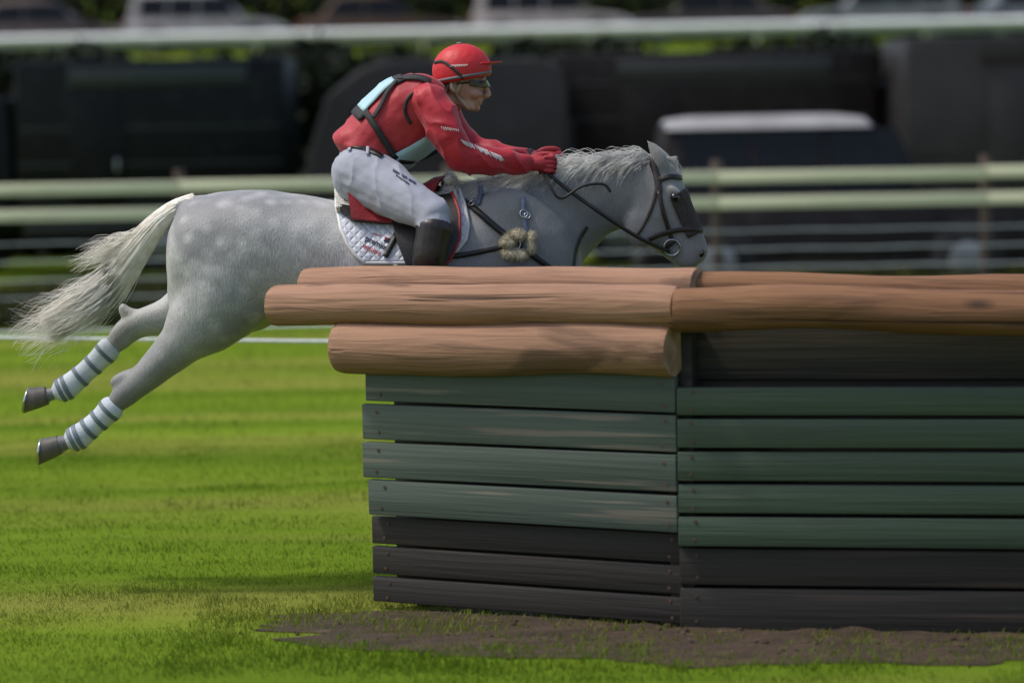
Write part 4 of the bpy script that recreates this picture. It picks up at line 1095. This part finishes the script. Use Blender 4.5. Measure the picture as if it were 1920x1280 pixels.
def car(name, L, H, Wd, body_m, suv=False, roof_m=None):
    root = empty(name, (0, 0, 0)); h = Wd / 2; b = H * .58; x0, x1 = -L / 2, L / 2
    low = [(x0 + .05, .32), (x0, .5), (x0 + .03, b * .92), (x0 + .25, b), (x1 - L * .27, b), (x1 - .22, b * .86), (x1 - .02, b * .66), (x1, .42), (x1 - .08, .26), (x0 + .2, .26)]
    pt("body", root, body_m, lambda bm: prism(bm, low, -h, h, .06, b * .95, .05))
    rear = .12 if suv else .45
    cab = [(x0 + rear, b - .06), (x0 + rear + (.16 if suv else .55), H - .06), (x0 + rear + (.4 if suv else .85), H), (x1 - L * .46, H - .01), (x1 - L * .41, H - .08), (x1 - L * .25, b - .06)]
    pt("cabin", root, body_m, lambda bm: prism(bm, cab, -h + .05, h - .05, .16, b + .05, .05))
    rx0, rx1 = x0 + rear + (.2 if suv else .7), x1 - L * .44
    pt("roof", root, roof_m or body_m, lambda bm: prism(bm, [(rx0 - .05, H - .12), (rx0 + .02, H - .01), (rx0 + .3, H + .025), (rx1 - .3, H + .03), (rx1 + .02, H - .01), (rx1 + .1, H - .12)], -h + .10, h - .10, .10, H - .05, .03))
    def windows(bm):
        cx0, cx1 = x0 + rear + .25, x1 - L * .36; n = 3 if suv else 2
        for s in (-1, 1):
            for k in range(n):
                a, z = cx0 + (cx1 - cx0) * k / n + .05, cx0 + (cx1 - cx0) * (k + 1) / n
                tl, tr = (.32 if k == 0 and not suv else .05), (.26 if k == n - 1 else 0)
                z0, z1 = b + .03, H - .13
                f0, f1 = .055, .055 + .13
                q = [(a, z0, f0), (z + (.26 if k == n - 1 else 0), z0, f0), (z, z1, f1), (a + tl, z1, f1)]
                vs = [bm.verts.new((X, s * (h - Y + .006), Z)) for X, Z, Y in [(q_[0], q_[1], q_[2]) for q_ in q]]
                f = bm.faces.new(vs); e = bmesh.ops.extrude_face_region(bm, geom=[f])
                bmesh.ops.translate(bm, verts=[v for v in e['geom'] if isinstance(v, bmesh.types.BMVert)], vec=(0, -s * .03, 0))
    pt("side_window", root, glass_m, windows)
    for X in (x0 + L * .19, x1 - L * .19):
        for s in (-1, 1):
            pt("wheel_arch", root, trim_m, lambda bm: disc(bm, (X, s * (h - .02), .36), (0, 1, 0), .40, .05, 32, .01)); wheel(root, X, s * (h - .07))
    pt("bumper", root, trim_m, lambda bm: [box(bm, (x, 0, .36), (.12, Wd * .94, .16), None, .03) for x in (x0 + .02, x1 - .03)])
    for s in (-1, 1):
        pt("headlight", root, lampw_m, lambda bm: box(bm, (x1 - .1, s * (h - .16), b * .72), (.2, .3, .11), None, .03)); pt("tail_light", root, lampr_m, lambda bm: box(bm, (x0 + .03, s * (h - .1), b * .8), (.1, .18, .22), None, .03))
        pt("door_handle", root, trim_m, lambda bm: [box(bm, (x, s * (h + .006), b * .86), (.18, .03, .035), None, .01) for x in (-.55, .35)])
        pt("mirror", root, trim_m, lambda bm: box(bm, (x1 - L * .31, s * (h + .07), b + .06), (.1, .16, .12), None, .03))
    pt("sill", root, trim_m, lambda bm: [box(bm, (0, s * (h - .01), .29), (L * .46, .05, .08), None, .015) for s in (-1, 1)])
    return root
def place(root, px, y, zrot=0., z=None):
    root.location = (P(px, 300, y).x, y, gz(y) if z is None else z); root.rotation_euler = (0, 0, zrot)

# dark estate with a pale roof between fence and horse boxes
grey_p = paint("pale_roof", (.36, .35, .36), .25)
suv = car("parked_car", 4.3, 1.88, 1.85, paint("dark_bronze_paint", (.016, .012, .011)), True, grey_p); place(suv, 1560, 19.0)
tag(suv, "tall dark parked car with pale roof behind the paddock fence, right of the horse's head", "car")

# horse trailer: rounded nose to the left
def trailer(name, L, H, Wd, m, mt):
    root = empty(name, (0, 0, 0)); x0, x1 = -L / 2, L / 2; h = Wd / 2
    prof = [(x0 + .25, .5), (x0 + .02, .75), (x0 + .05, 1.45), (x0 + .32, H - .42), (x0 + .75, H - .08), (x0 + 1.1, H), (x1 - .35, H), (x1 - .06, H - .12), (x1, H - .4), (x1, .5)]
    pt("body", root, m, lambda bm: prism(bm, prof, -h, h, .10, H - .35, .07))
    pt("roof_rib", root, mt, lambda bm: [box(bm, (x0 + 1.1 + (L - 1.6) * k / 3, 0, H + .01), (.05, Wd * .8, .03), None, .01) for k in range(4)])
    def panel(bm):
        for z in (1.05, 1.5): box(bm, (.1, -h - .006, z), (L * .86, .02, .045), None, .006); box(bm, (.1, h + .006, z), (L * .86, .02, .045), None, .006)
    pt("rub_strip", root, mt, panel)
    pt("window", root, glass_m, lambda bm: [box(bm, (x0 + .9, s * (h - .01), 1.9), (.6, .04, .36), None, .03) for s in (-1, 1)])
    pt("ramp", root, mt, lambda bm: box(bm, (x1 + .03, 0, 1.2), (.06, Wd * .86, 1.35), None, .02))
    pt("mudguard", root, trim_m, lambda bm: [box(bm, (.35, s * (h + .05), .74), (1.5, .24, .06), None, .02) for s in (-1, 1)])
    for X in (.0, .72):
        for s in (-1, 1): wheel(root, X, s * (h + .06), .31, .18)
    pt("drawbar", root, trim_m, lambda bm: [tube(bm, [(x0 + .4, s * .4, .5), (x0 - .9, 0, .5)], .04, 8) for s in (-1, 1)])
    pt("chassis", root, trim_m, lambda bm: box(bm, (.1, 0, .45), (L * .85, Wd * .8, .1), None, .02))
    return root
t1 = trailer("horse_trailer", 3.3, 2.66, 1.75, paint("dark_grey_paint", (.034, .029, .027), .5), MATS["black_trim"]); place(t1, 820, 23.8)
tag(t1, "dark grey horse trailer with rounded nose, parked straight behind the rider", "trailer")
# box lorries
def lorry(name, L, H, m, strip_m, cab_left=True, bands=3):
    root = empty(name, (0, 0, 0)); h = 1.15; x0, x1 = -L / 2, L / 2
    pt("body", root, m, lambda bm: box(bm, (0, 0, (H + .75) / 2), (L, 2 * h, H - .75), None, .05))
    pt("side_rail", root, strip_m, lambda bm: [box(bm, (0, s * (h + .008), z), (L * .97, .03, .035), None, .008) for s in (-1, 1) for z in [.95 + k * .46 for k in range(bands)]])
    pt("fascia", root, strip_m, lambda bm: [box(bm, (L * .03, s * (h + .012), H - .22), (L * .66, .04, .26), None, .012) for s in (-1, 1)])
    for s in (-1, 1):
        d = pt("door", root, m, lambda bm: box(bm, (-L * .2, s * (h + .02), 1.55), (.7, .03, 1.45), None, .012)); pt("handle", d, alu_m, lambda bm: box(bm, (-L * .2 + .26, s * (h + .05), 1.4), (.04, .05, .16), None, .01))
        pt("skirt", root, trim_m, lambda bm: box(bm, (0, s * (h - .06), .62), (L * .96, .05, .24), None, .01))
    k = -1 if cab_left else 1
    cp = [(k * (L / 2 + .03), .55), (k * (L / 2 + 1.5), .55), (k * (L / 2 + 1.55), 1.3), (k * (L / 2 + 1.2), 2.2), (k * (L / 2 + .1), 2.3)]
    pt("cab", root, m, lambda bm: prism(bm, cp, -h + .1, h - .1, .1, 1.6, .06))
    pt("cab_window", root, glass_m, lambda bm: [box(bm, (k * (L / 2 + .72), s * (h - .15), 1.72), (.7, .06, .5), None, .03) for s in (-1, 1)])
    for X in (k * (L / 2 + .75), -k * L * .3, -k * L * .3 + k * .95):
        for s in (-1, 1): wheel(root, X, s * (h - .14), .42, .26)
    return root
fas_m = mat("green_grey_fascia", (.028, .036, .032), (.022, .03, .027), rough=.4)
l1 = lorry("horse_lorry", 3.5, 2.75, paint("black_green_paint", (.003, .0045, .003), .45), fas_m, True); place(l1, 305, 25.6)
tag(l1, "black-green horse lorry with a paler fascia board, at the left behind the fence", "lorry")
l2 = lorry("horse_lorry", 4.2, 2.72, paint("dark_brown_paint", (.014, .008, .006), .5), mat("brown_fascia", (.035, .033, .03), rough=.4), False, 4); place(l2, 1330, 25.6)
tag(l2, "dark brown horse lorry with horizontal side rails, behind the tall dark car", "lorry")
l3 = lorry("horse_lorry", 4.6, 2.82, paint("slate_grey_paint", (.04, .037, .037), .5), MATS["dark_grey_paint"], False, 2)
place(l3, 2012, 24.2); tag(l3, "slate grey horse lorry cut off by the right edge of the picture", "lorry")

# ---------------------------------------------------------------- hedge, trees
leaf_m = mat("dark_leaf", (.014, .022, .007), (.007, .012, .004), rough=.7, scale=3, spec=.25, c3=(.035, .05, .016), c3scale=6, c3lo=.55, c3hi=.75)
bark_m = mat("bark", (.035, .028, .022), (.02, .016, .013), rough=.95, scale=8, stretch=(2, 2, .3), bump=1., bscale=20, bstretch=(2, 2, .3))
def leaves(name, pts, size, m, parent, seed):
    r = np.random.default_rng(seed); pts = np.asarray(pts); n = len(pts)
    a = r.normal(size=(n, 3)); a /= np.linalg.norm(a, axis=1)[:, None]; b = np.cross(a, r.normal(size=(n, 3))); b /= np.linalg.norm(b, axis=1)[:, None]
    s = size * r.uniform(.6, 1.3, (n, 1))
    v = np.stack([pts - a * s, pts + b * s * .55, pts + a * s, pts - b * s * .55], axis=1).reshape(-1, 3)
    me = bpy.data.meshes.new(name); me.vertices.add(4 * n); me.vertices.foreach_set("co", v.reshape(-1))
    me.loops.add(4 * n); me.loops.foreach_set("vertex_index", np.arange(4 * n)); me.polygons.add(n)
    me.polygons.foreach_set("loop_start", np.arange(n) * 4); me.polygons.foreach_set("loop_total", np.full(n, 4)); me.update(calc_edges=True)
    return link(name, me, m, parent, False)
hr = np.random.default_rng(5)
hx = hr.uniform(-13, 13, 120000); HY = 29.3
hz = hr.uniform(0, 1, 120000); hh = 2.86 + .12 * np.sin(hx * 1.7) + .08 * np.sin(hx * 4.1 + 1); hyy = hr.normal(0, .42, 120000)
hedge = empty("hedge", (0, HY, 0)); tag(hedge, "long dark evergreen hedge behind the parked lorries", "hedge")
leaves("foliage", np.stack([hx, HY + hyy, hz * hh + hr.normal(0, .05, 120000)], 1), .10, leaf_m, hedge, 6)
bm = bmesh.new()
for k in range(27): tube(bm, [(-13 + k, HY, -.1), (-13 + k + .1, HY + .05, 1.2), (-13 + k - .05, HY, 2.4)], .05, 6)
build("stem", bm, bark_m, hedge)
def tree(px, y, hgt, rad, lab, seed):  # stands out of view, added so its crown shades the lorries
    random.seed(seed); x = P(px, 300, y).x; root = empty("tree", (x, y, gz(y))); tag(root, lab, "tree", "unseen trees added to shade the parked lorries")
    z0 = gz(y); bm = bmesh.new()
    tube(bm, [(x, y, z0 - .1), (x + .05, y, z0 + 1.5), (x - .06, y + .05, z0 + 3.4), (x + .08, y, z0 + hgt * .75)], lambda t: .22 * (1 - .75 * t) + .09 * max(0, 1 - t * 8), 14, 5)
    ctr = []
    for k in range(9):
        a = k * 2.4 + seed; zz = z0 + 4.9 + k * .42; e = Vector((x + math.cos(a) * rad * random.uniform(.55, .85), y + math.sin(a) * rad * random.uniform(.55, .85), zz + random.uniform(.7, 1.8)))
        tube(bm, [(x, y, zz - .4), Vector((x, y, zz)).lerp(e, .5) + Vector((0, 0, .25)), e], lambda t: .075 * (1 - .8 * t), 8, 4); ctr.append(e); ctr.append(Vector((x, y, zz)).lerp(e, .55))
    ctr += [Vector((x + random.gauss(0, rad * .4), y + random.gauss(0, rad * .4), z0 + hgt * random.uniform(.75, 1))) for _ in range(8)]
    build("trunk", bm, bark_m, root)
    r = np.random.default_rng(seed); ps = []
    for c in ctr:
        n = 420; d = r.normal(size=(n, 3)); d /= np.linalg.norm(d, axis=1)[:, None]
        ps.append(np.array(c) + d * (rad * .36 * r.uniform(.35, 1.08, (n, 1))) * np.array([1, 1, .75]))
    leaves("crown", np.concatenate(ps), .10, MATS["tree_leaf"], root, seed)
mat("tree_leaf", (.05, .085, .022), (.03, .055, .015), rough=.6, scale=2, spec=.3)
tree(-150, 22.5, 9.5, 4.6, "unseen tree added outside the left edge to shade the lorries", 11)
tree(2080, 22.8, 9.8, 4.8, "unseen tree added outside the right edge to shade the lorries", 13)

# ---------------------------------------------------------------- running rail and far parked cars
rr = empty("running_rail", (0, 50, gz(50))); tag(rr, "white running rail along the top of the far grass bank", "rail")
wr_m = mat("white_plastic_rail", (.90, .90, .90), (.86, .87, .87), rough=.35, scale=5)
zt = P(960, 57, 50).z
bm = bmesh.new(); a, b = Vector((-22, 50.6, zt)), Vector((22, 49.4, zt)); tube(bm, [a.lerp(b, k / 30) for k in range(31)], .085, 16); build("rail", bm, wr_m, rr)
bm = bmesh.new(); tube(bm, [a.lerp(b, k / 30) - Vector((0, -.02, .15)) for k in range(31)], .05, 12); build("lower_rail", bm, mat("grey_lower_rail", (.30, .35, .33), rough=.5), rr)
for k in range(12):
    q = a.lerp(b, (k + .5) / 12); bm = bmesh.new(); tube(bm, [(q.x, q.y + .5, gz(50) - .2), (q.x, q.y + .42, zt - .5), (q.x, q.y, zt - .05)], .035, 8, 4); build("post", bm, wr_m, rr)
defs = [(90, "dull purple", (.10, .075, .075), False), (395, "lilac grey", (.30, .28, .30), True), (720, "brown", (.085, .05, .035), False), (1035, "pale pinkish", (.36, .31, .31), True), (1330, "dark plum", (.075, .058, .058), False), (1650, "steel grey", (.19, .20, .215), True), (1960, "blue grey", (.15, .17, .19), False)]
for px, nm, c, sv_ in defs:
    o = car("parked_car", 4.25, 1.62 if sv_ else 1.5, 1.8, paint(nm.replace(" ", "_") + "_paint", c), sv_); place(o, px, 63 + random.uniform(-.3, .3), random.choice((0, math.pi)))
    tag(o, nm + " car in the far row beyond the white running rail", "car", "cars parked beyond the running rail")
hb_ = empty("hedge", (0, 68, gz(68))); tag(hb_, "tall dark hedge closing the view behind the far row of cars", "hedge")
n = 30000; fx = hr.uniform(-24, 24, n); leaves("foliage", np.stack([fx, 69 + hr.normal(0, .6, n), gz(69) + hr.uniform(0, 1, n) * (2.4 + .2 * np.sin(fx))], 1), .16, leaf_m, hb_, 9)

# ---------------------------------------------------------------- each loose piece a part of its own
WHOLE = {"mane", "tail", "hair", "foliage", "crown", "print", "sleeve_print", "lettering", "grass", "fleece_tuft", "fleece_pad"}
def split_islands(o):
    bm = bmesh.new(); bm.from_mesh(o.data); seen, isl = set(), []
    for f in bm.faces:
        if f.index in seen: continue
        st, cur = [f], []
        seen.add(f.index)
        while st:
            q = st.pop(); cur.append(q.index)
            for ed in q.edges:
                for g in ed.link_faces:
                    if g.index not in seen: seen.add(g.index); st.append(g)
        isl.append(set(cur))
    if len(isl) > 1:
        kids = list(o.children)
        for k, s in enumerate(isl):
            b2 = bmesh.new(); b2.from_mesh(o.data); b2.faces.ensure_lookup_table()
            bmesh.ops.delete(b2, geom=[f for f in b2.faces if f.index not in s], context='FACES')
            me = bpy.data.meshes.new(o.name.split(".")[0]); b2.to_mesh(me); b2.free()
            for m_ in o.data.materials: me.materials.append(m_)
            if k == 0: first = me
            else:
                n = bpy.data.objects.new(o.name.split(".")[0], me); C.objects.link(n); n.parent = o.parent
                n.matrix_parent_inverse = o.matrix_parent_inverse; n.matrix_basis = o.matrix_basis
        o.data = first
    bm.free()
for o in [o for o in S.objects if o.type == 'MESH' and o.parent and o.name.split(".")[0] not in WHOLE]: split_islands(o)
